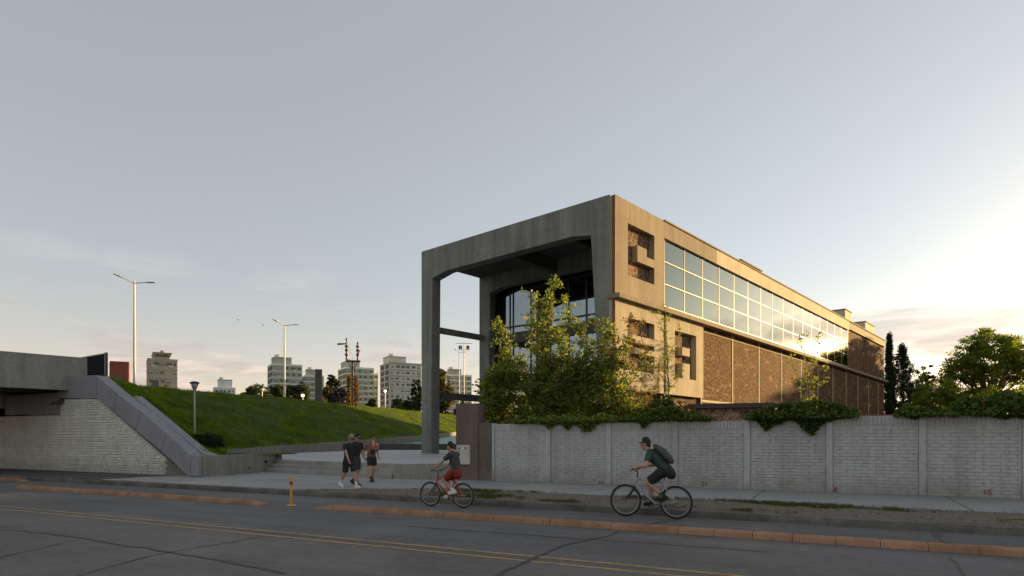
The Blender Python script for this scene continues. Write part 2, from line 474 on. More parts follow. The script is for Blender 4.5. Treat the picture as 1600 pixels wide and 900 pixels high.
leaf_mat('leaf_far_dark', ((0.0, (0.022, 0.034, 0.02)), (1.0, (0.05, 0.065, 0.03))), 0.2)
leaf_mat('leaf_eucalyptus', ((0.0, (0.07, 0.08, 0.03)), (0.5, (0.13, 0.125, 0.045)), (1.0, (0.22, 0.17, 0.06))), 0.35)
leaf_mat('leaf_purple', ((0.0, (0.035, 0.03, 0.05)), (1.0, (0.07, 0.055, 0.085))), 0.2)
leaf_mat('leaf_plume', ((0.0, (0.20, 0.13, 0.045)), (1.0, (0.33, 0.23, 0.09))), 0.35)
leaf_mat('grass_blade', ((0.0, (0.07, 0.115, 0.009)), (0.5, (0.115, 0.19, 0.016)), (0.95, (0.165, 0.25, 0.03)), (1.0, (0.17, 0.155, 0.05))), 0.35, 0.8, True)
leaf_mat('verge_blade', ((0.0, (0.05, 0.065, 0.015)), (0.6, (0.08, 0.105, 0.022)), (1.0, (0.16, 0.14, 0.06))), 0.3, 0.8)
M = MATS
grime('white_brick', 0.15, 0.75, (0.21, 0.19, 0.155), 0.55)
grime('stone_white', 0.15, 0.9, (0.30, 0.29, 0.25), 0.5)
grime('rust_panel', 0.15, 0.7, (0.20, 0.17, 0.14), 0.6)

# ------------------------------------------------------------------ mesh helpers
class MB:
    def __init__(self):
        self.v = []
        self.f = []

    def add(self, vs_, fs_):
        o = len(self.v)
        self.v += [tuple(p) for p in vs_]
        self.f += [tuple(i + o for i in f) for f in fs_]
        return self

    def box(self, x0, x1, y0, y1, z0, z1):
        return self.add([(x0, y0, z0), (x1, y0, z0), (x1, y1, z0), (x0, y1, z0), (x0, y0, z1), (x1, y0, z1), (x1, y1, z1), (x0, y1, z1)],
                        [(0, 3, 2, 1), (4, 5, 6, 7), (0, 1, 5, 4), (1, 2, 6, 5), (2, 3, 7, 6), (3, 0, 4, 7)])

    def prism(self, pts, axis, a, b):
        """polygon in the plane across axis, pushed from a to b"""
        n = len(pts)
        def P(p, t):
            return {'x': (t, p[0], p[1]), 'y': (p[0], t, p[1]), 'z': (p[0], p[1], t)}[axis]
        vs_ = [P(p, a) for p in pts] + [P(p, b) for p in pts]
        fs_ = [tuple(range(n)), tuple(range(2 * n - 1, n - 1, -1))]
        fs_ += [(i, (i + 1) % n + 0, (i + 1) % n + n, i + n)[::-1] for i in range(n)]
        return self.add(vs_, fs_)

    def tube(self, pts, radii, n=10, cap=True, flat=None):
        """tapered tube; flat = (axis vector, factor) squeezes rings across it"""
        pts = [Vector(p) for p in pts]
        if not hasattr(radii, '__len__'):
            radii = [radii] * len(pts)
        if cap:                                  # rounded ends
            d0 = (pts[0] - pts[1]).normalized(); d1 = (pts[-1] - pts[-2]).normalized()
            r0, r1 = radii[0], radii[-1]
            pts = [pts[0] + d0 * r0 * 0.95, pts[0] + d0 * r0 * 0.6] + pts + [pts[-1] + d1 * r1 * 0.6, pts[-1] + d1 * r1 * 0.95]
            radii = [r0 * 0.3, r0 * 0.8] + list(radii) + [r1 * 0.8, r1 * 0.3]
        rings = []
        prev = None
        for i, p in enumerate(pts):
            a = pts[max(i - 1, 0)]; b = pts[min(i + 1, len(pts) - 1)]
            t = (b - a)
            t = t.normalized() if t.length > 1e-9 else Vector((0, 0, 1))
            if prev is None:
                x = t.orthogonal().normalized()
            else:
                x = (prev - t * prev.dot(t))
                x = x.normalized() if x.length > 1e-6 else t.orthogonal().normalized()
            prev = x
            y = t.cross(x)
            ring = []
            for k in range(n):
                an = 2 * math.pi * k / n
                o = (x * math.cos(an) + y * math.sin(an)) * radii[i]
                if flat:
                    ax = Vector(flat[0]); o = o - ax * o.dot(ax) * (1 - flat[1])
                ring.append(p + o)
            rings.append(ring)
        vs_ = [q for r in rings for q in r]
        fs_ = []
        for i in range(len(rings) - 1):
            for k in range(n):
                fs_.append((i * n + k, i * n + (k + 1) % n, (i + 1) * n + (k + 1) % n, (i + 1) * n + k))
        fs_.append(tuple(range(n))[::-1])
        fs_.append(tuple(range((len(rings) - 1) * n, len(rings) * n)))
        return self.add(vs_, fs_)

    def loft(self, rings):
        """closed rings of equal length, capped"""
        n = len(rings[0])
        vs_ = [q for r in rings for q in r]
        fs_ = [(i * n + k, i * n + (k + 1) % n, (i + 1) * n + (k + 1) % n, (i + 1) * n + k) for i in range(len(rings) - 1) for k in range(n)]
        fs_ += [tuple(range(n))[::-1], tuple(range((len(rings) - 1) * n, len(rings) * n))]
        return self.add(vs_, fs_)

    def ball(self, c, rx, ry, rz, nu=12, nv=8):
        rings = []
        for j in range(1, nv):
            ph = math.pi * j / nv
            rings.append([(c[0] + rx * math.sin(ph) * math.cos(2 * math.pi * k / nu), c[1] + ry * math.sin(ph) * math.sin(2 * math.pi * k / nu), c[2] - rz * math.cos(ph)) for k in range(nu)])
        return self.loft(rings)

    def torus(self, c, R_, r, axis='y', n=40, m=8):
        vs_ = []
        for i in range(n):
            a = 2 * math.pi * i / n
            for j in range(m):
                b = 2 * math.pi * j / m
                rr = R_ + r * math.cos(b); h = r * math.sin(b)
                vs_.append((c[0] + rr * math.cos(a), c[1] + h, c[2] + rr * math.sin(a)))
        fs_ = [(i * m + j, ((i + 1) % n) * m + j, ((i + 1) % n) * m + (j + 1) % m, i * m + (j + 1) % m) for i in range(n) for j in range(m)]
        return self.add(vs_, fs_)

    def mesh(self, name, mat=None, smooth=False):
        me = bpy.data.meshes.new(name)
        me.from_pydata(self.v, [], self.f)
        if mat:
            me.materials.append(M[mat])
        if smooth:
            me.polygons.foreach_set('use_smooth', [True] * len(me.polygons))
        me.update()
        return me

    def build(self, name, mat, parent=None, loc=(0, 0, 0), rz=0.0, smooth=False, bevel=0.0, fix=True):
        me = self.mesh(name, mat, smooth)
        if fix:
            bm = bmesh.new(); bm.from_mesh(me)
            bmesh.ops.recalc_face_normals(bm, faces=bm.faces)
            bm.to_mesh(me); bm.free()
        return put(name, me, parent, loc, rz, bevel)

def put(name, me, parent=None, loc=(0, 0, 0), rz=0.0, bevel=0.0):
    o = bpy.data.objects.new(name, me)
    COL.objects.link(o)
    o.location = loc
    o.rotation_euler = (0, 0, rz)
    if parent is not None:
        o.parent = parent
    if bevel:
        b = o.modifiers.new('bevel', 'BEVEL')
        b.width = bevel
        b.segments = 2
        b.limit_method = 'ANGLE'
        b.angle_limit = R(40)
    return o

def empty(name, loc=(0, 0, 0), rz=0.0, parent=None):
    o = bpy.data.objects.new(name, None)
    COL.objects.link(o)
    o.empty_display_size = 0.3
    o.location = loc
    o.rotation_euler = (0, 0, rz)
    if parent is not None:
        o.parent = parent
    return o

def tag(o, label=None, cat=None, group=None, kind=None):
    if label: o['label'] = label
    if cat: o['category'] = cat
    if group: o['group'] = group
    if kind: o['kind'] = kind
    return o

def thing(name, label, cat, loc=(0, 0, 0), rz=0.0, group=None):
    return tag(empty(name, loc, rz), label, cat, group)

def structure(o):
    o['kind'] = 'structure'
    return o

def stuff(o, label, cat):
    tag(o, label, cat, kind='stuff')
    return o

def sheet(name, pts, mat, thick=0.0):
    """flat polygon at given world points (optionally a slab hanging down)"""
    mb = MB()
    n = len(pts)
    if thick:
        mb.add([tuple(p) for p in pts] + [(p[0], p[1], p[2] - thick) for p in pts],
               [tuple(range(n)), tuple(range(2 * n - 1, n - 1, -1))] + [(i, i + n, (i + 1) % n + n, (i + 1) % n) for i in range(n)])
    else:
        mb.add(pts, [tuple(range(n))])
    return mb.build(name, mat)

def quads_mesh(name, V, mat, smooth=False):
    """V: (N,4,3) array of separate quads"""
    N = len(V)
    me = bpy.data.meshes.new(name)
    me.vertices.add(N * 4)
    me.vertices.foreach_set('co', np.ascontiguousarray(V, dtype=np.float32).reshape(-1))
    me.loops.add(N * 4)
    me.loops.foreach_set('vertex_index', np.arange(N * 4, dtype=np.int32))
    me.polygons.add(N)
    me.polygons.foreach_set('loop_start', np.arange(0, N * 4, 4, dtype=np.int32))
    me.polygons.foreach_set('loop_total', np.full(N, 4, dtype=np.int32))
    me.materials.append(M[mat])
    me.update(calc_edges=True)
    me.validate()
    return me

def tris_mesh(name, V, mat):
    N = len(V)
    me = bpy.data.meshes.new(name)
    me.vertices.add(N * 3)
    me.vertices.foreach_set('co', np.ascontiguousarray(V, dtype=np.float32).reshape(-1))
    me.loops.add(N * 3)
    me.loops.foreach_set('vertex_index', np.arange(N * 3, dtype=np.int32))
    me.polygons.add(N)
    me.polygons.foreach_set('loop_start', np.arange(0, N * 3, 3, dtype=np.int32))
    me.polygons.foreach_set('loop_total', np.full(N, 3, dtype=np.int32))
    me.materials.append(M[mat])
    me.update(calc_edges=True)
    me.validate()
    return me

def leaf_quads(P, size, droop=0.25, wide=0.55, var=0.35):
    """diamond leaves at points P, random facing, folded a little"""
    N = len(P)
    nrm = rng.normal(size=(N, 3)); nrm[:, 2] = np.abs(nrm[:, 2]) + 0.35
    nrm /= np.linalg.norm(nrm, axis=1)[:, None]
    t = rng.normal(size=(N, 3)); t[:, 2] -= droop
    t -= nrm * np.sum(t * nrm, 1)[:, None]
    t /= np.linalg.norm(t, axis=1)[:, None]
    b = np.cross(nrm, t)
    L = size * (1 + var * rng.uniform(-1, 1, N))[:, None]
    W = L * wide * 0.5
    base = P - t * L * 0.5
    mid = P - t * L * 0.06
    return np.stack([base, mid + b * W + nrm * L * 0.10, P + t * L * 0.5, mid - b * W + nrm * L * 0.10], axis=1)

def ball_pts(n, c, r):
    d = rng.normal(size=(n, 3)); d /= np.linalg.norm(d, axis=1)[:, None]
    k = rng.uniform(0, 1, n) ** 0.45
    return np.asarray(c) + d * k[:, None] * np.asarray(r)

def crown_clumps(ells, per, shell=0.55):
    """clump centres spread through ellipsoids, mostly near their skin; per = clumps per ellipsoid"""
    C = []
    for (c, r), n in zip(ells, per):
        d = rng.normal(size=(n, 3)); d /= np.linalg.norm(d, axis=1)[:, None]
        k = shell + (1 - shell) * rng.uniform(0, 1, n)
        C.append(np.asarray(c) + d * k[:, None] * np.asarray(r))
    return np.concatenate(C)

def tree(name, label, cat, base, ells, per, leaf, mat, bark='bark', clump=0.6, nleaf=60, trunk_r=0.2, limbs=18, group=None, top=None, droop=0.25, shell=0.55, flat=0.7):
    root = thing(name, label, cat, base, 0.0, group)
    C = crown_clumps(ells, per, shell)
    P = np.concatenate([ball_pts(nleaf, c, np.array((clump, clump, clump * flat)) * rng.uniform(0.6, 1.3)) for c in C])
    P = P[P[:, 2] > 0.05]
    put('crown', quads_mesh('crown', leaf_quads(P, leaf, droop), mat), root)
    mb = MB()
    zt = top if top else max(e[0][2] for e in ells)
    path = [Vector((0, 0, -0.3))]
    for k in range(1, 6):
        path.append(Vector((random.uniform(-.06, .06) * zt * 0.3, random.uniform(-.06, .06) * zt * 0.3, zt * k / 5)))
    mb.tube(path, [trunk_r * (1.25 - 0.2 * k) for k in range(6)], 8)
    idx = rng.permutation(len(C))[:limbs]
    for i in idx:
        c = Vector(C[i]); h = min(max(c.z * random.uniform(0.35, 0.75), zt * 0.2), zt * 0.95)
        k = h / zt * 5; k0 = int(min(k, 4)); s = path[k0].lerp(path[k0 + 1], min(k - k0, 1))
        m = s.lerp(c, 0.55) + Vector((0, 0, 0.12 * (c - s).length))
        r0 = trunk_r * 0.42
        mb.tube([s, m, c], [r0, r0 * 0.6, r0 * 0.22], 6)
    mb.build('trunk', bark, root, smooth=True)
    return root

# ------------------------------------------------------------------ the setting: ground, road, pavements
g = MB().add([(-3000, -600, -0.02), (3000, -600, -0.02), (3000, 3000, -0.02), (-3000, 3000, -0.02)], [(0, 1, 2, 3)]).build('ground', 'far_ground')
structure(g)
KERB_N = 13.40

def strip(name, u0, u1, n0, n1, z, mat, nu=1):
    return structure(sheet(name, [S(u0, n0, z), S(u1, n0, z), S(u1, n1, z), S(u0, n1, z)], mat))

strip('road', -120, 70, 7.72, KERB_N, 0.0, 'asphalt')
strip('road_near_lane', -120, 70, 1.2, 7.715, 0.0, 'asphalt_old')
strip('near_pavement', -120, 70, -14, 1.2, 0.12, 'pavement_concrete')
mb = MB()
for a, b in ((7.56, 7.66), (7.90, 8.00)):
    for k in range(95):                              # painted lines laid in worn lengths
        u = -120 + 2 * k
        j = random.uniform(-0.006, 0.006)
        p = [S(u, a + j, 0.004), S(u + 2, a + j, 0.004), S(u + 2, b + j, 0.004), S(u, b + j, 0.004)]
        mb.add(p, [(0, 1, 2, 3)])
structure(mb.build('double_yellow_line', 'line_yellow', fix=False))

def seam(pts, w, name='tar_seam'):
    """tar-sealed crack: ragged ribbon lying on the road; pts in photograph pixels"""
    P = []
    for px, py in pts:
        Y = EYE * FPX / (py - HOR)
        P.append(Vector(((px - 800) / FPX * Y, Y, 0.006)))
    Q = []
    for a, b in zip(P, P[1:]):
        k = max(2, int((b - a).length / 0.18))
        for i in range(k):
            q = a.lerp(b, i / k)
            q += Vector((mnoise.noise(q * 2.3) * 0.09, mnoise.noise(q * 2.3 + Vector((9, 4, 1))) * 0.09, 0))
            Q.append(q)
    mbs = MB()
    vs_, fs_ = [], []
    for i, q in enumerate(Q):
        t = (Q[min(i + 1, len(Q) - 1)] - Q[max(i - 1, 0)]).normalized()
        s = Vector((-t.y, t.x, 0)) * w * 0.5 * random.uniform(0.45, 1.3)
        vs_ += [q + s, q - s]
    fs_ = [(2 * i, 2 * i + 1, 2 * i + 3, 2 * i + 2) for i in range(len(Q) - 1)]
    mbs.add(vs_, fs_)
    return structure(mbs.build(name, 'tar'))
seam([(700, 940), (790, 892), (835, 872), (880, 853), (930, 842), (975, 829)], 0.07)
seam([(640, 822), (700, 827), (800, 834), (905, 842), (1050, 851), (1220, 864)], 0.035)
seam([(0, 828), (90, 836), (180, 850), (290, 866), (400, 886), (470, 899)], 0.06)
seam([(90, 908), (240, 868), (330, 852), (430, 835)], 0.03)
seam([(-40, 880), (40, 862), (110, 846)], 0.035)
seam([(1485, 872), (1500, 890), (1520, 905)], 0.03)
seam([(1460, 832), (1472, 842), (1482, 852)], 0.10)
seam([(1060, 812), (1000, 822)], 0.05)

# kerb of separate stones
kerb = structure(MB().box(-120, 70, 0.03, 0.26, -0.1, 0.125).build('kerb', 'kerb_concrete', None, S(0, KERB_N, 0), AS))
kst = []
for k in range(3):
    kb = MB()
    L = 1.42
    nx = 12
    rings = []
    for i in range(nx + 1):
        x = L * i / nx
        w = mnoise.noise(Vector((x * 3, k * 7.3, 0))) * 0.022
        h = mnoise.noise(Vector((x * 2.2, k * 3.1, 5))) * 0.018
        e = 0.012 if i in (0, nx) else 0
        rings.append([(x, 0.0 + w * 0.4 + e, -0.08), (x, 0.012 + w + e, 0.085 + h), (x, 0.05 + w + e, 0.138 + h - e), (x, 0.27, 0.148 + h * 0.5 - e), (x, 0.28, -0.08)])
    kb.loft(rings)
    kst.append(kb.mesh('kerb_stone', 'kerb_concrete', False))
u = -46.0
i = 0
while u < 12:
    o = put('kerb_stone', kst[i % 3], kerb, (u, random.uniform(-0.012, 0.012), random.uniform(-0.012, 0.008)))
    o.rotation_euler = (0, random.uniform(-.004, .004), random.uniform(-.006, .006))
    u += 1.435
    i += 1

# pavement along the white wall, cast in bays, and the wide apron before the steps
PZ = 0.15
pav = structure(sheet('pavement', [S(-60, KERB_N + .27, PZ - .03), S(-14.2, KERB_N + .27, PZ - .03), S(-10.6, 16.0, PZ - .03), S(70, 16.0, PZ - .03), S(70, 20.4, PZ - .03), S(-16, 20.4, PZ - .03), S(-16, 24, PZ - .03), S(-60, 24, PZ - .03)], 'kerb_concrete'))
u = -10.55
while u < 14:
    L = 4.4 if u > -10 else 4.35
    sheet('slab', [S(u, 16.02, PZ), S(u + L - .03, 16.02, PZ), S(u + L - .03, 19.8, PZ), S(u, 19.8, PZ)], 'pavement_concrete', 0.08).parent = pav
    u += L + .004
sheet('slab', [S(-24.2, KERB_N + .26, PZ), S(-14.3, KERB_N + .26, PZ), S(-10.6, 16.0, PZ), S(-10.6, 20.0, PZ), S(-14.6, 18.88, PZ), S(-24.2, 20.4, PZ)], 'pavement_concrete', 0.06).parent = pav
strip('asphalt_path', -70, -24.22, KERB_N + .26, 16.6, PZ + .001, 'asphalt_path')

# dry verge between kerb and pavement
mb = MB()
nu_, nn_ = 150, 12
vs_ = []
for i in range(nu_ + 1):
    u = -13.9 + i * (27.9 / nu_)
    n1 = min(16.03, KERB_N + .27 + max(0.02, (u + 14.1) * 0.74))
    for j in range(nn_ + 1):
        n = KERB_N + .25 + (n1 - KERB_N - .25) * j / nn_
        q = S(u, n)
        e = min(j, nn_ - j) / (nn_ / 2)
        z = 0.137 + e * (0.035 + 0.035 * mnoise.noise(q * 1.3) + 0.03 * mnoise.noise(q * 5.1))
        vs_.append((q.x, q.y, z))
mb.add(vs_, [(i * (nn_ + 1) + j, (i + 1) * (nn_ + 1) + j, (i + 1) * (nn_ + 1) + j + 1, i * (nn_ + 1) + j + 1) for i in range(nu_) for j in range(nn_)])
structure(mb.build('verge', 'verge_soil', smooth=True))
# grass tufts of the verge
def blades(P, h, spread, w):
    """one triangle for each blade"""
    N = len(P)
    a = rng.uniform(0, 2 * np.pi, N)
    d = np.stack([np.cos(a), np.sin(a), np.zeros(N)], 1)
    hh = h * rng.uniform(0.5, 1.3, N)
    tip = P + np.stack([rng.normal(0, spread, N), rng.normal(0, spread, N), hh], 1)
    return np.stack([P - d * w, P + d * w, tip], 1)
T = []
for k in range(30000):
    u = rng.uniform(-13.5, 12); n = rng.uniform(KERB_N + .28, 16.0)
    if n - KERB_N > (u + 14.1) * 0.72: continue
    q = S(u, n)
    f = mnoise.noise(Vector((q.x * 0.55, q.y * 0.55, 3.3))) + 0.35 * mnoise.noise(Vector((q.x * 2.4, q.y * 2.4, 7)))
    if f > 0.27 or (f > 0.0 and rng.uniform() < 0.06):
        T.append((q.x, q.y, 0.155))
T = np.array(T)
T = np.repeat(T, 4, axis=0) + rng.normal(0, 0.03, (len(T) * 4, 3)) * np.array((1, 1, 0))
stuff(put('verge_grass', tris_mesh('verge_grass', blades(T, 0.06, 0.03, 0.005), 'verge_blade')), 'sparse green grass tufts growing on the dry verge', 'grass')

# small stones and litter on the verge
mb = MB()
for k in range(260):
    u = rng.uniform(-12.5, 9); n = rng.uniform(KERB_N + .3, 15.9)
    if n - KERB_N > (u + 14.1) * 0.7: continue
    q = S(u, n); r = rng.uniform(0.012, 0.04)
    mb.ball((q.x, q.y, 0.175), r, r * rng.uniform(.6, 1.1), r * .6, 6, 4)
stuff(mb.build('pebbles', 'stone_grey', fix=False), 'small loose pebbles scattered over the bare verge soil', 'pebbles')

# ------------------------------------------------------------------ lane separators, bollard
ORD = 'first second third fourth fifth sixth seventh eighth ninth tenth eleventh twelfth thirteenth fourteenth fifteenth sixteenth seventeenth eighteenth nineteenth twentieth twenty-first twenty-second twenty-third twenty-fourth twenty-fifth twenty-sixth twenty-seventh twenty-eighth twenty-ninth thirtieth'.split()
def sep_mesh(seed, taper=0):
    L, nx = 0.602, 6
    rings = []
    for i in range(nx + 1):
        x = L * i / nx
        e = 0.006 if i in (0, nx) else 0.0
        h = 0.105 - e + mnoise.noise(Vector((x * 4, seed, 0))) * 0.008
        if taper == 1: h *= 0.25 + 0.75 * i / nx
        if taper == -1: h *= 1.0 - 0.75 * i / nx
        rings.append([(x, 0 + e, 0), (x, 0.035 + e, h * 0.72), (x, 0.075 + e, h), (x, 0.225 - e, h), (x, 0.265 - e, h * 0.72), (x, 0.30 - e, 0)])
    return MB().loft(rings).mesh('lane_separator', 'separator_orange')
seps = [sep_mesh(1.1), sep_mesh(4.7), sep_mesh(8.2)]
sep_l, sep_r = sep_mesh(2.2, 1), sep_mesh(3.3, -1)
def run(u0, count, n, text, grp, first=None, last=None, rev=False):
    for k in range(count):
        me = seps[k % 3]
        if k == 0 and first: me = first
        if k == count - 1 and last: me = last
        o = put('lane_separator', me, None, S(u0 + 0.61 * k, n + random.uniform(-.012, .012), 0.002), AS + random.uniform(-.008, .008))
        w = ORD[(count - 1 - k) if rev else k]
        tag(o, text % w, 'lane separator', grp)
run(-10.95, 24, 10.98, 'orange kerb block, %s one to the right of the yellow post', 'orange blocks right of the yellow post', first=sep_l)
run(-24.15, 19, 10.92, 'orange kerb block, %s one to the left of the yellow post', 'orange blocks left of the yellow post', last=sep_r, rev=True)
run(-37.0, 15, 12.85, 'orange kerb block before the stone wall, %s from its near end', 'orange blocks by the stone wall', last=sep_r, rev=True)

t = thing('bollard', 'slim yellow flexible post standing between two rows of orange blocks', 'bollard', S(-11.95, 11.28, 0.0), AS)
MB().tube([(0, 0, 0.03), (0, 0, 0.30), (0, 0, 0.72)], [0.034, 0.031, 0.029], 14).build('post', 'bollard_yellow', t, smooth=True)
MB().tube([(0, 0, 0.004), (0, 0, 0.022)], [0.13, 0.11], 18, cap=False).build('base_plate', 'bollard_yellow', t)
MB().tube([(0, 0, 0.52), (0, 0, 0.60)], [0.0335, 0.0335], 14, cap=False).build('band', 'number_brown', t, smooth=True)

# ------------------------------------------------------------------ white wall along the street
WN = 19.72
wall = thing('boundary_wall', 'long whitewashed brick boundary wall with flat posts and upright top course', 'wall', S(0, WN, PZ), AS)
POSTS = [-10.92, -8.72, -6.56, -4.40, -2.28, -0.10, 2.10, 4.28, 6.46, 8.64, 10.82]
def top_at(u): return (2.06 if u < -2.28 else 2.15)
for a, b in zip(POSTS, POSTS[1:]):
    MB().box(a, b, 0.009, 0.16, 0, top_at((a + b) / 2) - .02).build('wall_panel', 'white_mortar', wall)
for p in POSTS:
    h = top_at(p) + (0.03 if p != -10.92 else 0)
    MB().box(p - .085, p + .085, -0.055, 0.17, 0, h).build('post', 'white_brick', wall, bevel=0.012)
brick_me = []
def brick_mesh(L, H, k):
    mb_ = MB()
    e = 0.006
    d = -0.004 - 0.0025 * k
    mb_.add([(0, 0.03, 0), (L, 0.03, 0), (L, 0.03, H), (0, 0.03, H), (e, d, e), (L - e, d, e), (L - e, d - .002 * (k - 1), H - e), (e, d, H - e)],
            [(0, 1, 5, 4), (1, 2, 6, 5), (2, 3, 7, 6), (3, 0, 4, 7), (4, 5, 6, 7)])
    return mb_
BL, BH, CH = 0.343, 0.0845, 0.092
kinds = [brick_mesh(BL, BH, k).mesh('brick', 'white_brick') for k in range(3)]
rest = MB()
cands = []
for a, b in zip(POSTS, POSTS[1:]):
    x0, x1 = a + .09, b - .09
    H = top_at((a + b) / 2) - 0.26
    r = 0
    z = 0.005
    while z + BH < H:
        x = x0 - (BL + .005) * 0.5 * (r % 2)
        while x < x1 - 0.02:
            s, e_ = max(x, x0), min(x + BL, x1)
            if e_ - s > 0.03:
                cands.append((s, e_ - s, z, r))
            x += BL + .005
        z += CH
        r += 1
    # soldier course
    x = x0
    while x < x1 - .03:
        rest_x = min(0.088, x1 - x)
        cands.append((x, rest_x, H + .01, -1))
        x += 0.098
full = [c for c in cands if c[3] >= 0 and abs(c[1] - BL) < 1e-6 and -2.2 < c[0] < 4.0]
full.sort(key=lambda c: -c[0])
chosen = set(id(c) for c in full[:300])
for c in cands:
    dy = random.choice((0.0, 0.0, 0.0, 0.003, -0.003))
    if id(c) in chosen:
        put('brick', kinds[random.randrange(3)], wall, (c[0], dy, c[2]))
    else:
        hh = BH if c[3] >= 0 else 0.225
        mb_ = brick_mesh(c[1], hh, random.randrange(3))
        rest.add([(v[0] + c[0], v[1] + dy, v[2] + c[2]) for v in mb_.v], mb_.f)
o = rest.build('brickwork', 'white_brick', wall, fix=False)
o['kind'] = 'stuff'

def mark(txt, px, py, size, mat, parent, n, rot=0.0, name='painted_number'):
    cu = bpy.data.curves.new(name, 'FONT')
    cu.body = txt
    cu.size = size
    cu.extrude = 0.001
    tmp = bpy.data.objects.new('tmp', cu)
    COL.objects.link(tmp)
    dg = bpy.context.evaluated_depsgraph_get()
    me = bpy.data.meshes.new_from_object(tmp.evaluated_get(dg))
    bpy.data.objects.remove(tmp)
    me.materials.clear(); me.materials.append(M[mat])
    o_ = bpy.data.objects.new(name, me)
    COL.objects.link(o_)
    r = (px - 800) / FPX
    u_ = n * (r * UX + UY) / (-r * UY + UX)
    Y = -u_ * math.sin(-AS) + n * UX
    z = EYE + (HOR - py) / FPX * (S(u_, n).y)
    o_.parent = parent
    o_.location = (u_ - parent_u(parent), n - WN, z - PZ)
    o_.rotation_euler = (math.pi / 2, rot, 0)
    return o_
def parent_u(p): return 0.0
for txt, px, py, mt in (('24', 934, 757, 'number_red'), ('21', 1096, 759, 'number_red'), ('18', 1297, 768, 'number_red'), ('15', 1536, 773, 'number_brown')):
    mark(txt, px, py, 0.19, mt, wall, WN - .024, random.uniform(-.08, .08))

# brown steel gate wing with the meter cabinet
t = thing('gate_wing', 'tall brown weathered steel panel beside the left end of the white wall', 'wall panel', S(-12.42, 19.62, PZ), AS)
MB().box(0, 0.95, 0, 0.55, 0, 2.80).build('tall_panel', 'rust_panel', t, bevel=0.01)
MB().box(0.953, 1.50, 0.03, 0.55, 0, 2.07).build('low_panel', 'rust_panel', t, bevel=0.01)
t = thing('meter_cabinet', 'cream wall cabinet with small coloured stickers fixed on the brown panel', 'cabinet', S(-12.34, 19.617, PZ + .57), AS)
MB().box(0, 0.56, -0.085, 0.0, 0, 0.71).build('box', 'cabinet_cream', t, bevel=0.012)
MB().box(0.035, 0.525, -0.094, -0.086, 0.035, 0.675).build('door', 'cabinet_cream', t, bevel=0.004)
for (x, z, w, h, mt) in ((.08, .55, .085, .07, 'mark_green'), (.22, .56, .10, .06, 'mark_white'), (.35, .56, .09, .07, 'mark_red'), (.08, .46, .07, .045, 'mark_green'), (.08, .36, .07, .05, 'mark_green')):
    MB().box(x, x + w, -0.098, -0.0945, z, z + h).build('sticker', mt, t)
MB().tube([(.48, -.10, .36), (.48, -.112, .36)], 0.016, 8).build('lock', 'dark_steel', t)

# ------------------------------------------------------------------ plaza, steps, low walls
LZ = 0.68
SA, SB = S(-23.3, 20.25), S(-14.85, 18.95)                 # foot of the lowest riser, left and right ends
sd = (SB - SA).normalized()
sn = Vector((-sd.y, sd.x, 0))
if sn.y < 0: sn = -sn
def SP(k, e, z):                                           # k: metres behind the lowest riser, e: 0 left 1 right
    p = SA.lerp(SB, e) + sn * k
    return Vector((p.x, p.y, z))
st = thing('front_steps', 'three wide worn concrete steps rising from the pavement to the plaza', 'steps')
rz_ = (LZ - PZ) / 3
for k in range(3):
    z1 = PZ + rz_ * (k + 1) - (0.002 if k == 2 else 0)
    pts = [SP(0.36 * k, 0, z1), SP(0.36 * k, 1, z1), SP(0.36 * k + (0.44 if k < 2 else .30), 1, z1), SP(0.36 * k + (0.44 if k < 2 else .30), 0, z1)]
    o = sheet('step', pts, 'stair_concrete', rz_ + .03)
    o.parent = st
    bv = o.modifiers.new('bevel', 'BEVEL'); bv.width = 0.012; bv.segments = 2
k3 = 0.36 * 2 + .302
plz = structure(sheet('plaza', [SP(k3, 0, LZ), SP(k3, 1, LZ), S(-12.4, 20.6, LZ), Vector((1.2, 28.5, LZ)), Vector((30, 60, LZ)), Vector((12, 75, LZ)), Vector((-2, 55.75, LZ)), Vector((-11.9, 55.75, LZ)), Vector((-13.7, 51, LZ)), Vector((-16.2, 39.8, LZ)), Vector((-16.8, 37, LZ)), Vector((-15.4, 32.5, LZ))], 'plaza_concrete', 0.3))

def wall_run(name, label, pts, z0, z1s, thick, mat='wall_concrete', bevel=0.015):
    """low wall following points, top height given at each point"""
    mb_ = MB()
    P = [Vector((p[0], p[1], 0)) for p in pts]
    rings = []
    for i, p in enumerate(P):
        d = (P[min(i + 1, len(P) - 1)] - P[max(i - 1, 0)]).normalized()
        s = Vector((-d.y, d.x, 0)) * thick * 0.5
        a, b = p + s, p - s
        rings.append([(a.x, a.y, z0), (b.x, b.y, z0), (b.x, b.y, z1s[i]), (a.x, a.y, z1s[i])])
    mb_.loft(rings)
    o_ = mb_.build(name, mat, None, bevel=bevel)
    return tag(o_, label, 'low wall')
wall_run('low_wall', 'low concrete wall between the lawn corner and the steps', [S(-22.45, 16.55), S(-22.35, 17.4), S(-23.15, 19.9), S(-23.62, 21.6)], 0.1, [.97, .98, 1.0, 1.0], 0.22)
for k, (a, b, z) in enumerate(((19.1, -22.86, .38), (20.3, -23.14, .62), (21.15, -23.35, .86))):
    q = S(b + 0.03, a, z)
    o = MB().tube([(0, 0, 0), (0.06, 0, 0)], 0.06, 12, cap=False).build('step_light', 'black_metal', None, q, AS)
    tag(o, 'small black round step light on low wall, %s' % ('lowest of three', 'middle of three', 'highest of three')[k], 'light', 'step lights on the low wall')
wall_run('plaza_edge_wall', 'low beige concrete block closing the right end of the steps', [SB + sd * .12 - sn * .02, S(-13.9, 19.7), S(-12.2, 20.75)], 0.1, [LZ + .03] * 3, 0.3, 'stair_concrete')
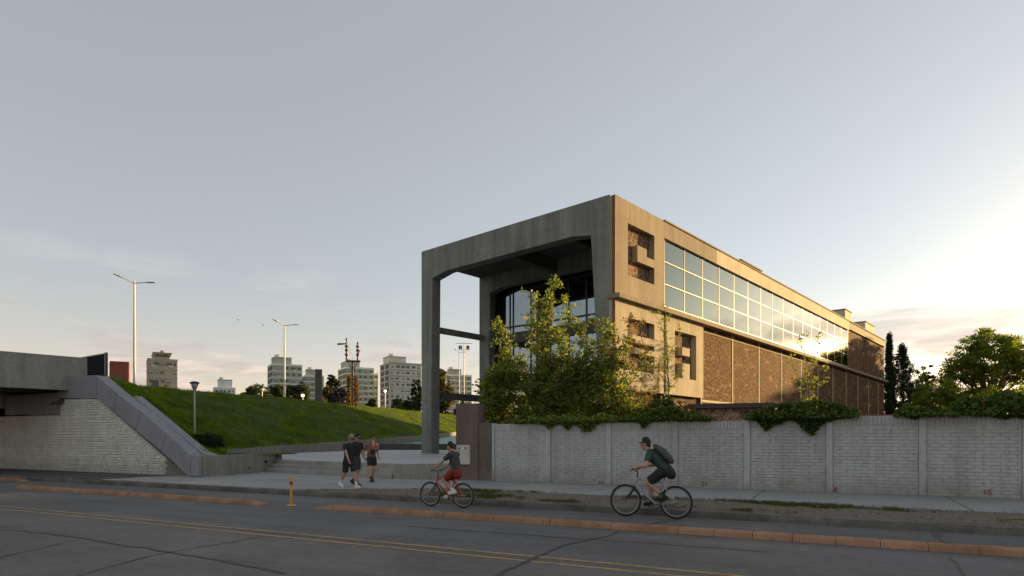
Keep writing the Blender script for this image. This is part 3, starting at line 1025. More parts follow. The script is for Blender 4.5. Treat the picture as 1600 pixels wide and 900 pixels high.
PW = [(-17.0, 37.0), (-16.3, 39.8), (-13.75, 51.0), (-10.0, 68.0), (-7.0, 85.0), (-2.0, 112.0)]
PT = [1.06, 1.12, 1.44, 2.03, 2.69, 3.2]
wall_run('ramp_wall', 'long low concrete wall along the foot of the grass bank', PW, 0.3, PT, 0.25)
wall_run('planter_wall', 'low dark concrete wall at the back of the plaza behind the columns', [(-13.0, 55.55), (-11.6, 55.8), (-2.0, 56.0), (4.0, 56.2)], 0.4, [0.80, 1.22, 1.22, 1.22], 0.3, 'dark_concrete')
structure(sheet('ramp_floor', [Vector((-13.5, 51.3, .69)), Vector((-11.6, 56.1, .72)), Vector((1.0, 57, 1.55)), Vector((-1.5, 84, 2.25)), Vector((-6.85, 84.5, 2.25)), Vector((-9.85, 68, 1.45))], 'teal_floor'))

# lawn corner, grass bank
structure(sheet('lawn', [S(-22.6, 16.7, .93), S(-22.5, 17.4, .93), S(-23.3, 19.9, .93), S(-23.75, 21.8, .93), Vector((-15.6, 32.6, .93)), Vector((-17.0, 37.0, .98)), Vector((-19, 36, 1.0)), Vector((-15.8, 27.2, .93))], 'bank_soil'))
BASE = [S(-22.55, 17.1, .92), Vector((-14.2, 30.0, .93)), Vector((-17.0, 37.0, 1.02)), Vector((-16.35, 39.8, 1.08)), Vector((-13.8, 51, 1.40)), Vector((-10.05, 68, 1.98)), Vector((-7.05, 85, 2.62)), Vector((-2, 112, 3.1))]
CREST = [S(-30.5, 16.95, 4.45), Vector((-22.0, 36, 4.75)), Vector((-28, 45, 5.5)), Vector((-27.1, 49, 5.6)), Vector((-23.3, 64, 5.8)), Vector((-16.6, 87, 5.8)), Vector((-9.2, 112, 5.8)), Vector((0, 150, 5.8))]
def sample(P, t):
    k = t * (len(P) - 1); i = min(int(k), len(P) - 2); return P[i].lerp(P[i + 1], k - i)
def bank_pt(t, s):
    a, b = sample(BASE, t), sample(CREST, t)
    p = a.lerp(b, s)
    e = s * s * (3 - 2 * s)
    p.z = a.z + (b.z - a.z) * (0.65 * s + 0.35 * e)
    f = min(1.0, 6 * s, 6 * (1 - s) + .3)
    p.z += f * (0.20 * mnoise.noise(p * 0.28) + 0.09 * mnoise.noise(p * 0.9 + Vector((3, 1, 2))))
    return p
NT, NS = 260, 44
vs_ = []
for i in range(NT + 1):
    for j in range(NS + 1):
        vs_.append(tuple(bank_pt(i / NT, j / NS)))
    c = sample(CREST, i / NT)
    far = c + Vector((-40, 14, 0.15))
    vs_.append((c.x - 6, c.y + 2, c.z + .05)); vs_.append(tuple(far)); vs_.append((far.x - 200, far.y + 60, 4.0))
W_ = NS + 4
bank = MB().add(vs_, [(i * W_ + j, (i + 1) * W_ + j, (i + 1) * W_ + j + 1, i * W_ + j + 1) for i in range(NT) for j in range(W_ - 1)]).build('grass_bank', 'bank_soil', smooth=True)
structure(bank)
G = []
while len(G) < 200000:
    t_ = rng.uniform(0, 0.93) ** 1.25; s_ = rng.uniform(-0.01, 1.06)
    p = bank_pt(t_, min(max(s_, 0), 1)) if s_ <= 1 else sample(CREST, t_) + Vector((-(s_ - 1) * 60, (s_ - 1) * 20, 0))
    q = p * 0.42
    d = mnoise.noise(Vector((p.x * .33, p.y * .33, p.z * 1.6))) + 0.5 * mnoise.noise(Vector((p.x * 1.1, p.y * 1.1, p.z * 3)))
    if d < -0.16 and rng.uniform() < 0.85: continue          # bare darker patches
    for _ in range(3 if d < .3 else 6):
        G.append((p.x + rng.normal(0, .07), p.y + rng.normal(0, .07), p.z - .02))
G = np.array(G)
gh = np.clip(np.sqrt(G[:, 0] ** 2 + G[:, 1] ** 2) / 45.0, 0.7, 2.2)
tall = np.array([1.0 + 1.1 * max(0.0, mnoise.noise(Vector((x * .5, y * .5, 4.0))) + .1) for x, y, z in G])
B_ = blades(G, 0.16 * tall, 0.085, 0.013)
stuff(put('bank_grass', tris_mesh('bank_grass', B_, 'grass_blade')), 'rough green grass covering the long railway bank', 'grass')
LG = []
for _ in range(14000):
    a, b = rng.uniform(), rng.uniform()
    p = S(-22.7 - 1.0 * b - 4.5 * rng.uniform() * (1 - a), 16.8 + a * 5.0, .93)
    LG.append((p.x, p.y, .93))
stuff(put('lawn_grass', tris_mesh('lawn_grass', blades(np.array(LG), 0.07, 0.03, 0.008), 'grass_blade')), 'short mown grass on the small lawn corner behind the low wall', 'grass')
# ground-cover shrubs at the foot of the bank
for k, (px, py, Y, r) in enumerate(((318, 690, 29.5, .55), (334, 693, 30.5, .5))):
    q = at(px, py, Y)
    tree('low_shrub', ('dark low shrub at the foot of the park lamp', 'dark low shrub right of the one by the park lamp')[k], 'shrub', (q.x, q.y, q.z - .3), [((0, 0, .35), (r, r, .4))], [60], .09, 'leaf_far_dark', clump=.16, nleaf=30, trunk_r=.02, limbs=8, group='low shrubs on the bank')

# ------------------------------------------------------------------ railway abutment with stone facing and sloping coping
AN = 16.45
ab = thing('bridge_abutment', 'railway bridge abutment faced in whitewashed rough stone with a sloping grey coping', 'abutment', S(0, AN, PZ), AS)
def zz(z): return z - PZ
prof = [(-60, 0), (-23.05, 0), (-24.7, zz(.93)), (-29.3, zz(3.45)), (-32.38, zz(3.55)), (-32.38, zz(2.8)), (-60, zz(2.8))]
MB().prism(prof, 'y', 0.012, .40).build('core', 'stone_joint', ab)
# stones
stn_ = MB()
z = 0.02
row = 0
def slope_u(zw):           # right end of the facing at a height
    return -24.55 if zw < .85 else -24.75 - (zw - .93) * (4.6 / 2.52)
while z < 3.35:
    h = random.choice((.085, .10, .115, .13))
    zt_ = min(z + h, zz(3.52))
    u = -39.5 + random.uniform(0, .3)
    while True:
        w = random.uniform(.16, .46)
        lim = slope_u(zt_ + PZ)
        if u > lim - .05: break
        e = min(u + w, lim)
        if e - u < 0.05: break
        if not (zt_ > zz(2.78) and u < -32.42):
            d = -random.uniform(.012, .04)
            c = [(u + .002, 0.02, z + .002), (e - .002, 0.02, z + .002), (e - .002, 0.02, zt_ - .002), (u + .002, 0.02, zt_ - .002)]
            f = [(u + random.uniform(.012, .03), d, z + random.uniform(.01, .02)), (e - random.uniform(.012, .03), d - random.uniform(-.015, .015), z + random.uniform(.01, .02)),
                 (e - random.uniform(.012, .03), d - random.uniform(-.015, .015), zt_ - random.uniform(.01, .02)), (u + random.uniform(.012, .03), d, zt_ - random.uniform(.01, .02))]
            stn_.add(c + f, [(0, 1, 5, 4), (1, 2, 6, 5), (2, 3, 7, 6), (3, 0, 4, 7), (4, 5, 6, 7)])
        u = e + .004
    z = zt_ + .004
    row += 1
o = stn_.build('stone_facing', 'stone_white', ab, fix=False)
o['kind'] = 'stuff'
# unpainted toothed corner
cz = 0.02
for k in range(7):
    h = .115
    a = -24.56 + (0.10 if k % 2 else 0.0)
    b = -23.1 - (cz / .78) * 1.62 if cz < .8 else -24.6
    if b - a > .1:
        x = a
        while x < b - .08:
            w = min(random.uniform(.3, .5), b - x)
            MB().box(x + .006, x + w - .006, -0.012 - random.uniform(0, .02), .02, cz, cz + h - .008).build('grey_stone', 'stone_grey', ab)
            x += w
    cz += h
# coping panels: level one, four sloping, end piece
CT, CB = [(-32.38, 4.60), (-29.3, 4.50)], [(-32.38, 3.58), (-29.3, 3.48)]
panels = [[(-32.38, 3.58), (-29.31, 3.48), (-29.31, 4.50), (-32.38, 4.60)],
          [(-29.29, 3.48), (-28.06, 2.91), (-27.78, 3.66), (-29.29, 4.49)],
          [(-28.04, 2.90), (-26.46, 2.04), (-26.07, 2.82), (-27.76, 3.65)],
          [(-26.44, 2.03), (-24.70, 1.15), (-24.41, 1.91), (-26.05, 2.81)],
          [(-24.68, 1.14), (-23.00, .17), (-22.87, .17), (-22.87, 1.02), (-24.39, 1.90)],
          [(-22.85, .17), (-22.42, .17), (-22.42, .98), (-22.85, 1.00)]]
for p in panels:
    MB().prism([(a, zz(b)) for a, b in p], 'y', -0.10, .42 if p[0][0] < -22.9 else .3).build('coping_panel', 'coping_concrete', ab, bevel=0.012)
MB().box(-37.25, -34.85, -0.06, .2, zz(2.86), zz(3.84)).build('bearing_panel', 'coping_concrete', ab, bevel=.01)
MB().box(-34.82, -32.40, -0.06, .2, zz(2.82), zz(3.84)).build('bearing_panel', 'coping_concrete', ab, bevel=.01)
MB().box(-44, -37.30, -0.12, .2, zz(3.2), zz(4.15)).build('bearing_panel', 'coping_concrete', ab, bevel=.01)
# step in the coping top behind
MB().prism([(-27.4, zz(2.9)), (-22.75, zz(.3)), (-22.3, zz(.3)), (-22.35, zz(1.0)), (-22.9, zz(1.12)), (-27.4, zz(3.55))], 'y', .422, .80).build('rear_coping', 'coping_concrete', ab, bevel=.01)

dk = thing('bridge_deck', 'wide grey concrete railway bridge girder resting on the stone abutment', 'bridge', (-20.4, 29.0, 0), AB)
MB().box(-0.35, 0, -42, 0.6, 3.9, 5.47).build('fascia_girder', 'deck_concrete', dk, bevel=.02)
MB().box(-9.0, -0.352, -42, 0.5, 4.25, 5.0).build('deck_slab', 'deck_concrete', dk)
for x in (-2.6, -4.8, -7.0):
    MB().box(x - .25, x + .25, -41, 0.3, 3.9, 4.248).build('girder', 'dark_concrete', dk)
MB().box(-9.3, -9.0, -42, 0.5, 3.9, 5.47).build('fascia_girder', 'deck_concrete', dk)
for x in (-0.8, -1.5):
    MB().prism([(-.55, 3.3), (.1, 3.86), (.25, 3.86), (-.35, 3.25)], 'x', x, x + .25).build('bearing_bracket', 'dark_steel', dk)
MB().box(-10, 0.2, -46, -42.1, 0, 5.4).build('far_pier', 'deck_concrete', dk)

# black glazed fence on the abutment
q0, q1 = Vector((-24.2, 34.4, 4.5)), Vector((-20.75, 32.0, 4.5))
ang = math.atan2(q1.y - q0.y, q1.x - q0.x)
Lf = (Vector((q1.x - q0.x, q1.y - q0.y, 0))).length
fe = thing('black_fence', 'black framed screen fence with dark panes above the bridge abutment', 'fence', q0, ang)
for k, x in enumerate((0, Lf * .42, Lf * .99)):
    MB().box(x - .06, x + .06, -.06, .06, 0, 1.52 + .03 * k).build('post', 'black_metal', fe, bevel=.008)
for a, b in ((.1, Lf * .42 - .1), (Lf * .42 + .1, Lf * .99 - .1)):
    MB().box(a, b, -.012, .012, .3, 1.50).build('pane', 'fence_glass', fe)
    MB().box(a, b, -.03, .03, 1.503, 1.56).build('rail', 'black_metal', fe)
    MB().box(a, b, -.03, .03, .24, .297).build('rail', 'black_metal', fe)

# ------------------------------------------------------------------ the hall
hall = thing('concrete_hall', 'large concrete and brick hall with open portal front and long glazed upper storey', 'building', BO, AB)
HZ = 0.55
def portal(y0, y1):
    pts = [(-15.25, HZ), (-14.28, HZ), (-14.15, 12.28), (-12.85, 12.55), (-2.75, 12.60), (-1.53, 12.40), (-0.82, HZ), (-0.38, HZ), (-0.38, 14.28), (-15.25, 14.28)]
    return MB().prism(pts, 'y', y0, y1).build('portal_frame', 'portal_concrete', hall, bevel=.03)
portal(0.0, 0.75)
portal(5.55, 6.15)
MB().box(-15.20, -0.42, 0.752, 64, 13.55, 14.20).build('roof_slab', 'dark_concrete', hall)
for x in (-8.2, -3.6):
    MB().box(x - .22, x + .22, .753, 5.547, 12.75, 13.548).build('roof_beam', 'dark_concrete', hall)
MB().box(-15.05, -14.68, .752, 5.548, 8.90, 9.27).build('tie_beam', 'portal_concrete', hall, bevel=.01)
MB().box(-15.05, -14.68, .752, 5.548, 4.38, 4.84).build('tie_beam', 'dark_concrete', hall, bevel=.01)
MB().box(-14.9, -14.6, 6.16, 63.9, HZ, 13.54).build('rear_side_wall', 'old_brick', hall)
MB().box(-14.9, -0.45, 63.6, 63.9, HZ, 13.54).build('back_wall', 'old_brick', hall)
MB().box(-15.2, -.4, 0, 64, .3, .676).build('floor', 'plaza_concrete', hall)
# front glazing behind the second portal
gx = [-14.1, -12.98, -12.66, -11.0, -9.35, -7.7, -6.26, -4.6, -3.0, -1.5]
gz = [(.72, 4.4), (4.75, 8.55), (9.32, 9.72), (9.80, 12.9)]
for a, b in zip(gx, gx[1:]):
    for z0, z1 in gz:
        o = MB().box(a + .045, b - .045, -.012, .012, z0 + .03, z1 - .03).build('front_pane', 'dark_glass', hall, (0, 6.45, 0))
for x in gx:
    MB().box(x - .04, x + .04, 6.38, 6.52, .68, 13.5).build('mullion', 'black_metal', hall)
for z0, z1 in ((4.4, 4.75), (8.55, 9.32)):
    MB().box(-14.5, -1.1, 6.30, 6.60, z0, z1).build('floor_edge', 'dark_concrete', hall)
for z in (9.76,):
    MB().box(-14.1, -1.1, 6.41, 6.50, z - .04, z + .04).build('transom', 'black_metal', hall)

# concrete cladding of the street side with sunk brick fields and raised signs
def cladding(y0, y1, z0, z1, ry0, ry1, rz0, rz1, signs, mt='panel_pale'):
    mb_ = MB()
    X0, X1 = -.40, 0.0
    mb_.box(X0, X1, y0, ry0, z0, z1)
    mb_.box(X0, X1, ry1, y1, z0, z1)
    mb_.box(X0, X1, ry0, ry1, z0, rz0)
    mb_.box(X0, X1, ry0, ry1, rz1, z1)
    c = mb_.build('cladding_panel', mt, hall)
    MB().box(-.36, -.345, ry0, ry1, rz0, rz1).build('brick_field', 'recess_brick', c)
    for pts in signs:
        MB().prism(pts, 'x', -.344, 0.0).build('raised_sign', mt, c, bevel=.012)
    return c
cladding(0.0, 5.18, 9.12, 14.17, 1.18, 4.02, 10.28, 13.02, [[(2.17, 11.20), (4.02, 11.20), (4.02, 11.66), (3.18, 11.66), (3.18, 12.08), (2.17, 12.08)]], 'panel_concrete')
cladding(0.0, 5.10, 4.25, 8.86, 1.18, 4.02, 5.30, 8.06, [[(1.95, 6.80), (4.02, 6.80), (4.02, 7.20), (1.18, 7.20), (1.18, 7.0), (1.95, 7.0)], [(1.95, 6.24), (4.02, 6.24), (4.02, 6.54), (1.95, 6.54)]])
cladding(5.40, 10.33, 4.25, 8.86, 6.46, 9.30, 5.30, 8.06, [[(7.41, 6.68), (8.43, 6.68), (8.43, 7.18), (7.41, 7.18)], [(7.41, 5.30), (8.43, 5.30), (8.43, 6.22), (7.41, 6.22)]])
MB().box(-.17, .012, -.07, -.003, 9.15, 14.15).build('rust_edge', 'rust_steel', hall)
MB().box(-.17, .012, -.07, -.003, 4.25, 8.85).build('rust_edge', 'rust_steel', hall)
MB().tube([(-.08, 5.25, 3.0), (-.08, 5.25, 8.84)], .085, 10, cap=False).build('downpipe', 'rust_iron', hall, smooth=True)
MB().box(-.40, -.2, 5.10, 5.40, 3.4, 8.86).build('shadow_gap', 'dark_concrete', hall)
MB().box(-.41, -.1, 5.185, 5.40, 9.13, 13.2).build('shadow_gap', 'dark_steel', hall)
MB().box(-.45, .30, -.12, 64.1, 8.865, 9.115).build('ledge', 'parapet_dark', hall, bevel=.02)
MB().box(-.42, -.005, 5.181, 12.3, 13.20, 14.17).build('parapet', 'parapet_dark', hall, bevel=.015)
MB().box(-.42, .0, 12.303, 46.05, 13.20, 14.15).build('parapet', 'parapet_pale', hall, bevel=.015)
MB().box(-.42, -.003, 46.053, 64.0, 13.35, 14.10).build('parapet', 'parapet_dark', hall, bevel=.02)
MB().box(-.50, .06, 5.19, 64.05, 14.155, 14.24).build('roof_edge', 'parapet_dark', hall)
# brick walls
MB().box(-.70, -.20, 10.33, 64.0, 0.3, 8.86).build('brick_wall', 'old_brick', hall)
MB().box(-.70, -.19, 46.05, 64.0, 9.12, 13.349).build('brick_wall', 'old_brick', hall)
MB().box(-.70, -.42, .76, 10.33, 0.3, 8.86).build('brick_wall', 'old_brick', hall)
MB().box(-.41, -.30, 0.0, 10.32, 0.3, 4.22).build('brick_plinth', 'old_brick', hall)
k = 0
y = 10.42
while y < 64.2:
    MB().box(-.198, -.175, y - .08, y + .08, 0.3, 8.86).build('pilaster', 'parapet_pale', hall)
    if y > 46:
        MB().box(-.188, -.165, y - .06, y + .06, 9.12, 13.348).build('pilaster', 'panel_concrete', hall)
    y += 5.02
MB().box(-.196, -.17, 10.5, 63.9, 4.02, 4.17).build('string_course', 'parapet_pale', hall)
MB().box(-.196, -.172, 10.5, 63.9, 8.52, 8.60).build('string_course', 'panel_concrete', hall)
# glazed storey: sixteen bays of three panes
Y0, NB, PW_ = 5.45, 16, 2.536
Z0, PH = 9.34, 1.285
pane_me = MB().box(-.008, .008, 0, PW_ - .05, 0, PH - .05).mesh('pane', 'coated_glass')
for b in range(NB):
    for r in range(3):
        o = put('pane', pane_me, hall, (-.16, Y0 + b * PW_ + .025, Z0 + r * PH + .025))
        o.rotation_euler = (0, R(random.gauss(0, .10)), R(random.gauss(0, .10)))
for b in range(NB + 1):
    y = Y0 + b * PW_
    MB().box(-.24, -.138, y - .024, y + .024, Z0, Z0 + 3 * PH).build('mullion', 'frame_brown', hall)
for r in range(4):
    MB().box(-.24, -.118, Y0 - .03, Y0 + NB * PW_ + .03, Z0 + r * PH - .022, Z0 + r * PH + .022).build('transom', 'frame_alu', hall)
MB().box(-.60, -.30, 5.4, 46.05, 9.12, 13.3).build('glazing_backing', 'dark_steel', hall)
MB().box(-.40, -.05, 5.41, 46.04, 9.118, 9.30).build('sill', 'panel_concrete', hall)
# roof houses
for (y0, y1, x0, x1, z1) in ((19.0, 23.2, -4.0, -1.0, 15.05), (48.5, 51.2, -5.5, -1.0, 15.95), (57.8, 62.6, -5.5, -1.0, 15.9)):
    rb = MB().box(x0, x1, y0, y1, 14.201, z1).build('roof_house', 'parapet_pale', hall, bevel=.02)
    MB().box(x0 - .08, x1 + .08, y0 - .08, y1 + .08, z1 + .001, z1 + .09).build('cap', 'parapet_dark', rb)
for x, y, h in ((-8, 3.0, .5), (-11.5, 10, .4)):
    MB().tube([(x, y, 14.2), (x, y, 14.2 + h)], .05, 8).build('vent_pipe', 'pole_grey', hall)

# yard behind the wall
structure(sheet('yard', [S(-10.8, WN + .16, .5), S(40, WN + .16, .5), S(70, 60, .5), Vector((60, 110, .5)), Vector((6.5, 31.5, .5)), Vector((1.4, 28.3, .5))], 'yard_soil'))
t = thing('shed', 'low shed with dark layered roof behind the white wall', 'shed', at(1075, 686, 27.0) - Vector((0, 0, 1.15)), R(-20))
MB().box(0.1, 3.4, .1, 2.4, -.6, 2.45).build('wall', 'yard_brick', t)
for k in range(5):
    MB().prism([(-.2 + .5 * k, 2.46 + .05 * k), (.42 + .5 * k, 2.46 + .05 * k), (.42 + .5 * k, 2.56 + .05 * k), (-.2 + .5 * k, 2.56 + .05 * k)], 'x', -.15, 3.6).build('roof_sheet', 'roof_dark', t)
t = thing('yard_wall', 'short brick wall with tiled top beyond the white wall, below the hall end', 'wall', at(1332, 686, 44.0) - Vector((0, 0, 1.15)), R(-12))
MB().box(0, 3.1, 0, .3, 0, 2.72).build('brickwork', 'yard_brick', t)
MB().box(-.05, 3.15, -.08, .38, 2.722, 2.85).build('tile_top', 'roof_tile', t)

# ------------------------------------------------------------------ far apartment blocks beyond the bank
def project_len(px, X0, Y0, dx, dy):
    r = (px - 800) / FPX
    return (r * Y0 - X0) / (dx - r * dy)

def block(name, label, pxl, pxc, pxr, top, Y, th, body, band, cols, pent=None, balcony=True, floor=2.9, group='apartment blocks beyond the bank', zlow=8.0, side_cols=2, seed=1):
    """box with its near left edge at pxc; left flank to pxl, front to pxr"""
    rs = random.Random(seed)
    X0 = (pxc - 800) / FPX * Y
    c, s = math.cos(R(th)), math.sin(R(th))
    W = project_len(pxr, X0, Y, c, s)
    D = project_len(pxl, X0, Y, -s, c)
    H = EYE + (HOR - top) / FPX * Y
    t_ = thing(name, label, 'building', (X0, Y, 0), R(th), group)
    MB().box(0, W, 0, D, -0.5, H).build('wall', body, t_)
    nf = int((H - zlow) / floor)
    win = MB().box(-.62, .62, -.02, .12, -.55, .55).mesh('window', 'far_window')
    blind = MB().box(-.58, .58, -.05, -.021, -.1, .5).mesh('blind', 'far_blind')
    ac = MB().box(-.4, .4, -.35, 0, -.25, .25).mesh('air_conditioner', 'far_white')
    wall_in = MB().box(-.10, .06, -.8, .8, -.7, .7).mesh('window', 'far_window')
    for k in range(nf):
        z = H - floor * k
        b_ = MB().box(-.12, W + .12, -.14, D + .12, z - .42, z + (.45 if k == 0 else 0)).build('floor_band', band, t_)
        for i in range(cols):
            x = W * (i + .5) / cols
            if rs.random() < .92:
                w_ = put('window', win, t_, (x + rs.uniform(-.25, .25), -.05, z - 1.55))
                w_.scale = (rs.choice((.8, 1, 1.5)), 1, 1)
                if rs.random() < .22:
                    put('air_conditioner', ac, t_, (x + rs.uniform(-1, 1), -.1, z - 2.4))
                if rs.random() < .5:
                    put('blind', blind, w_, (0, -.03, rs.uniform(-.05, .1)))
        for i in range(side_cols):
            y = D * (i + .5) / side_cols
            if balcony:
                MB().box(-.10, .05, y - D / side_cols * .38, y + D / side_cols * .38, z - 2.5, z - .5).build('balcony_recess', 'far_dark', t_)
            else:
                put('window', wall_in, t_, (-.02, y, z - 1.55))
    if pent:
        x0, x1, y0, y1, h = pent
        p_ = MB().box(W * x0, W * x1, D * y0, D * y1, H + .44, H + h).build('roof_house', body, t_)
        MB().box(W * x0 - .2, W * x1 + .2, D * y0 - .2, D * y1 + .2, H + h + .01, H + h + .3).build('cap', 'far_beige', p_)
        MB().tube([(W * (x0 + x1) / 2, D * .4, H + h), (W * (x0 + x1) / 2, D * .4, H + h + 7)], .03, 5).build('antenna', 'pole_grey', t_)
        MB().box(W * (x0 + x1) / 2 - .9, W * (x0 + x1) / 2 + .9, D * .4 - .04, D * .4 + .04, H + h + 5.22, H + h + 5.28).build('antenna', 'pole_grey', t_)
        MB().box(W * x0 + .5, W * x0 + 2.2, D * y0 + .4, D * y0 + 2, H + h + .31, H + h + 1.5).build('water_tank', 'far_white', p_)
    return t_, W, D, H

block('apartment_block', 'green and white banded block behind the tall double street lamp', 418, 425.5, 472, 569, 290, 30, 'far_green', 'far_white', 5, (.10, .68, .2, .8, 3.6), seed=2)
block('apartment_block', 'smaller green banded block left of the dark sign pillar', 472, 477, 506, 587, 330, 30, 'far_green', 'far_white', 4, (.15, .55, .2, .8, 3.4), seed=3)
block('apartment_block', 'green banded block behind the rusty railway signal', 528, 541, 584, 574, 320, 29, 'far_green', 'far_white', 5, (.05, .55, .2, .8, 3.4), seed=4)
block('apartment_annex', 'lower green banded wing at the right end of the block behind the signal', 583, 584.5, 590.5, 584, 330, 29, 'far_green', 'far_white', 1, None, seed=5)
block('apartment_block', 'tall pale grey block with bare side balconies left of the concrete column', 594, 608.5, 658, 567, 300, 28, 'far_pale', 'far_beige', 6, (.04, .58, .2, .8, 3.5), side_cols=2, seed=6)
block('apartment_block', 'green banded block seen between the two concrete columns', 698, 703, 737, 586, 355, 24, 'far_green', 'far_white', 4, (.0, .55, .2, .8, 3.4), seed=7)
t_, W, D, H = block('beige_tower', 'beige office tower with a flared glazed crown on the roof', 229, 231, 277, 561, 240, 32, 'far_beige', 'far_beige', 5, None, balcony=False, floor=3.4, group='towers beyond the bank', seed=9)
mb = MB(); a, b = W * .25, W * .74
mb.loft([[(a, 1, H + .46), (b, 1, H + .46), (b, D - 1, H + .46), (a, D - 1, H + .46)], [(a, 1, H + .9), (b, 1, H + .9), (b, D - 1, H + .9), (a, D - 1, H + .9)], [(a - .9, 0, H + 2.9), (b + .9, 0, H + 2.9), (b + .9, D, H + 2.9), (a - .9, D, H + 2.9)]])
cr = mb.build('crown', 'far_beige', t_)
for i in range(6):
    x = a + (b - a) * (i + .5) / 6
    MB().box(x - .55, x + .55, .25, .75, H + 1.4, H + 2.2).build('window', 'far_window', cr)
MB().box(W * .45, W * .55, D * .3, D * .6, H + 2.91, H + 4.2).build('lift_house', 'far_beige', t_)
MB().tube([(W * .4, D * .4, H + 2.9), (W * .4, D * .4, H + 16)], .035, 5).build('antenna', 'pole_grey', t_)
MB().tube([(W * .46, D * .5, H + 2.9), (W * .46, D * .5, H + 13)], .03, 5).build('antenna', 'pole_grey', t_)
MB().box(W * .13, W * .36, -.25, .1, H - 13, H - 8).build('billboard', 'far_dark', t_)
block('low_white_block', 'small low white roofed block far left of the park lamp trees', 333, 335, 368, 606, 330, 30, 'far_white', 'far_white', 5, (.2, .85, .1, .9, 4.4), balcony=False, group='towers beyond the bank', zlow=12, seed=11)
structure(MB().add([(-260, 118, 5.3), (60, 175, 5.3), (60, 420, 5.3), (-260, 420, 5.3)], [(0, 1, 2, 3)]).build('rail_plateau', 'far_ground'))

# red steel cabin behind the black fence
q = at(171.5, 600, 62)
t = thing('red_cabin', 'rust red ribbed steel cabin behind the black fence', 'cabin', (q.x, q.y, 5.0), R(28))
MB().box(0, 1.62, 0, 1.6, 0, 4.4).build('body', 'red_container', t)
for k in range(8):
    MB().box(.05 + k * .2, .15 + k * .2, -.035, -.001, .1, 4.3).build('rib', 'red_container', t)
for k in range(8):
    MB().box(-.035, -.001, .05 + k * .2, .15 + k * .2, .1, 4.3).build('rib', 'rust_iron', t)
MB().box(.55, 1.2, -.045, -.036, .3, 2.9).build('dark_opening', 'far_dark', t)

# ------------------------------------------------------------------ lamps, signal, poles
def street_lamp(label, px, top, Y, zb, arms, r=.095, group='tall double street lamps'):
    X = (px - 800) / FPX * Y
    zt = EYE + (HOR - top) / FPX * Y
    t_ = thing('street_lamp', label, 'street lamp', (X, Y, zb), 0, group)
    h = zt - zb
    MB().tube([(0, 0, -.3), (0, 0, h * .5), (0, 0, h)], [r * 1.15, r, r * .7], 12).build('pole', 'pole_white', t_, smooth=True)
    MB().tube([(0, 0, -.05), (0, 0, .5)], [r * 1.8, r * 1.6], 12, cap=False).build('base', 'pole_grey', t_, smooth=True)
    for a in arms:
        v = Vector(a)
        e = v * .55
        MB().tube([(0, 0, h - .12), e + Vector((0, 0, h - .06)), ], [.045, .04], 8).build('arm', 'pole_white', t_, smooth=True)
        d = v.normalized(); sid = Vector((-d.y, d.x, 0)).normalized() * .14; up = Vector((0, 0, .05))
        p0 = e + Vector((0, 0, h - .06)); p1 = v + Vector((0, 0, h - .06))
        hd = MB().loft([[p0 - sid * .6 - up * .4, p0 + sid * .6 - up * .4, p0 + sid * .5 + up, p0 - sid * .5 + up], [p0.lerp(p1, .4) - sid - up * .4, p0.lerp(p1, .4) + sid - up * .4, p0.lerp(p1, .4) + sid * .8 + up, p0.lerp(p1, .4) - sid * .8 + up], [p1 - sid * .7 - up * .2, p1 + sid * .7 - up * .2, p1 + sid * .6 + up * .4, p1 - sid * .6 + up * .4]]).build('lamp_head', 'pole_grey', t_)
        MB().loft([[p0.lerp(p1, .3) - sid * .7 - up * .6, p0.lerp(p1, .3) + sid * .7 - up * .6, p0.lerp(p1, .3) + sid * .7 - up * .45, p0.lerp(p1, .3) - sid * .7 - up * .45], [p1.lerp(p0, .1) - sid * .6 - up * .5, p1.lerp(p0, .1) + sid * .6 - up * .5, p1.lerp(p0, .1) + sid * .6 - up * .3, p1.lerp(p0, .1) - sid * .6 - up * .3]]).build('lens', 'far_window', hd)
    return t_
street_lamp('tall white double street lamp behind the abutment coping', 210, 440, 50, 5.4, [(-1.05, -1.0, .42), (1.6, .2, .02)])
street_lamp('tall white double street lamp in front of the banded block', 444.5, 507, 70, 5.7, [(-.85, -1.2, .42), (1.45, .5, .12)])
street_lamp('thin street lamp seen between the two concrete columns', 717.5, 550, 118, 5.7, [(-.85, -.8, .5), (1.2, .5, .1)])
q = at(725, 535, 130)
t = thing('floodlight_mast', 'thin floodlight mast with two square lamps between the concrete columns', 'mast', (q.x, q.y, 5.2))
h = q.z - 5.2
MB().tube([(0, 0, -.3), (0, 0, h)], [.14, .07], 10).build('pole', 'pole_white', t, smooth=True)
MB().box(-1.6, 1.7, -.05, .05, h - .25, h - .15).build('cross_bar', 'pole_grey', t)
MB().box(-1.2, 1.2, -.04, .04, h - 1.6, h - 1.52).build('cross_bar', 'pole_grey', t)
for x in (-.75, .85):
    f_ = MB().box(x - .38, x + .38, -.25, -.06, h - 1.45, h - .7).build('floodlight', 'pole_grey', t, bevel=.02)
    MB().box(x - .3, x + .3, -.27, -.251, h - 1.36, h - .79).build('lens', 'far_window', f_)
q = at(304, 680, 33)
t = thing('park_lamp', 'slim grey park lamp with funnel head standing on the grass bank', 'park lamp', (q.x, q.y, q.z - .15))
MB().tube([(0, 0, -.3), (0, 0, 2.55)], [.055, .04], 10).build('pole', 'pole_grey', t, smooth=True)
MB().loft([[(math.cos(a) * r_, math.sin(a) * r_, z_) for a in [i * math.pi / 8 for i in range(16)]] for r_, z_ in ((.05, 2.5), (.12, 2.72), (.2, 2.86))]).build('diffuser', 'far_blind', t, smooth=True)
MB().loft([[(math.cos(a) * r_, math.sin(a) * r_, z_) for a in [i * math.pi / 8 for i in range(16)]] for r_, z_ in ((.21, 2.862), (.24, 2.9), (.24, 2.94), (.1, 2.99))]).build('cap', 'black_metal', t, smooth=True)
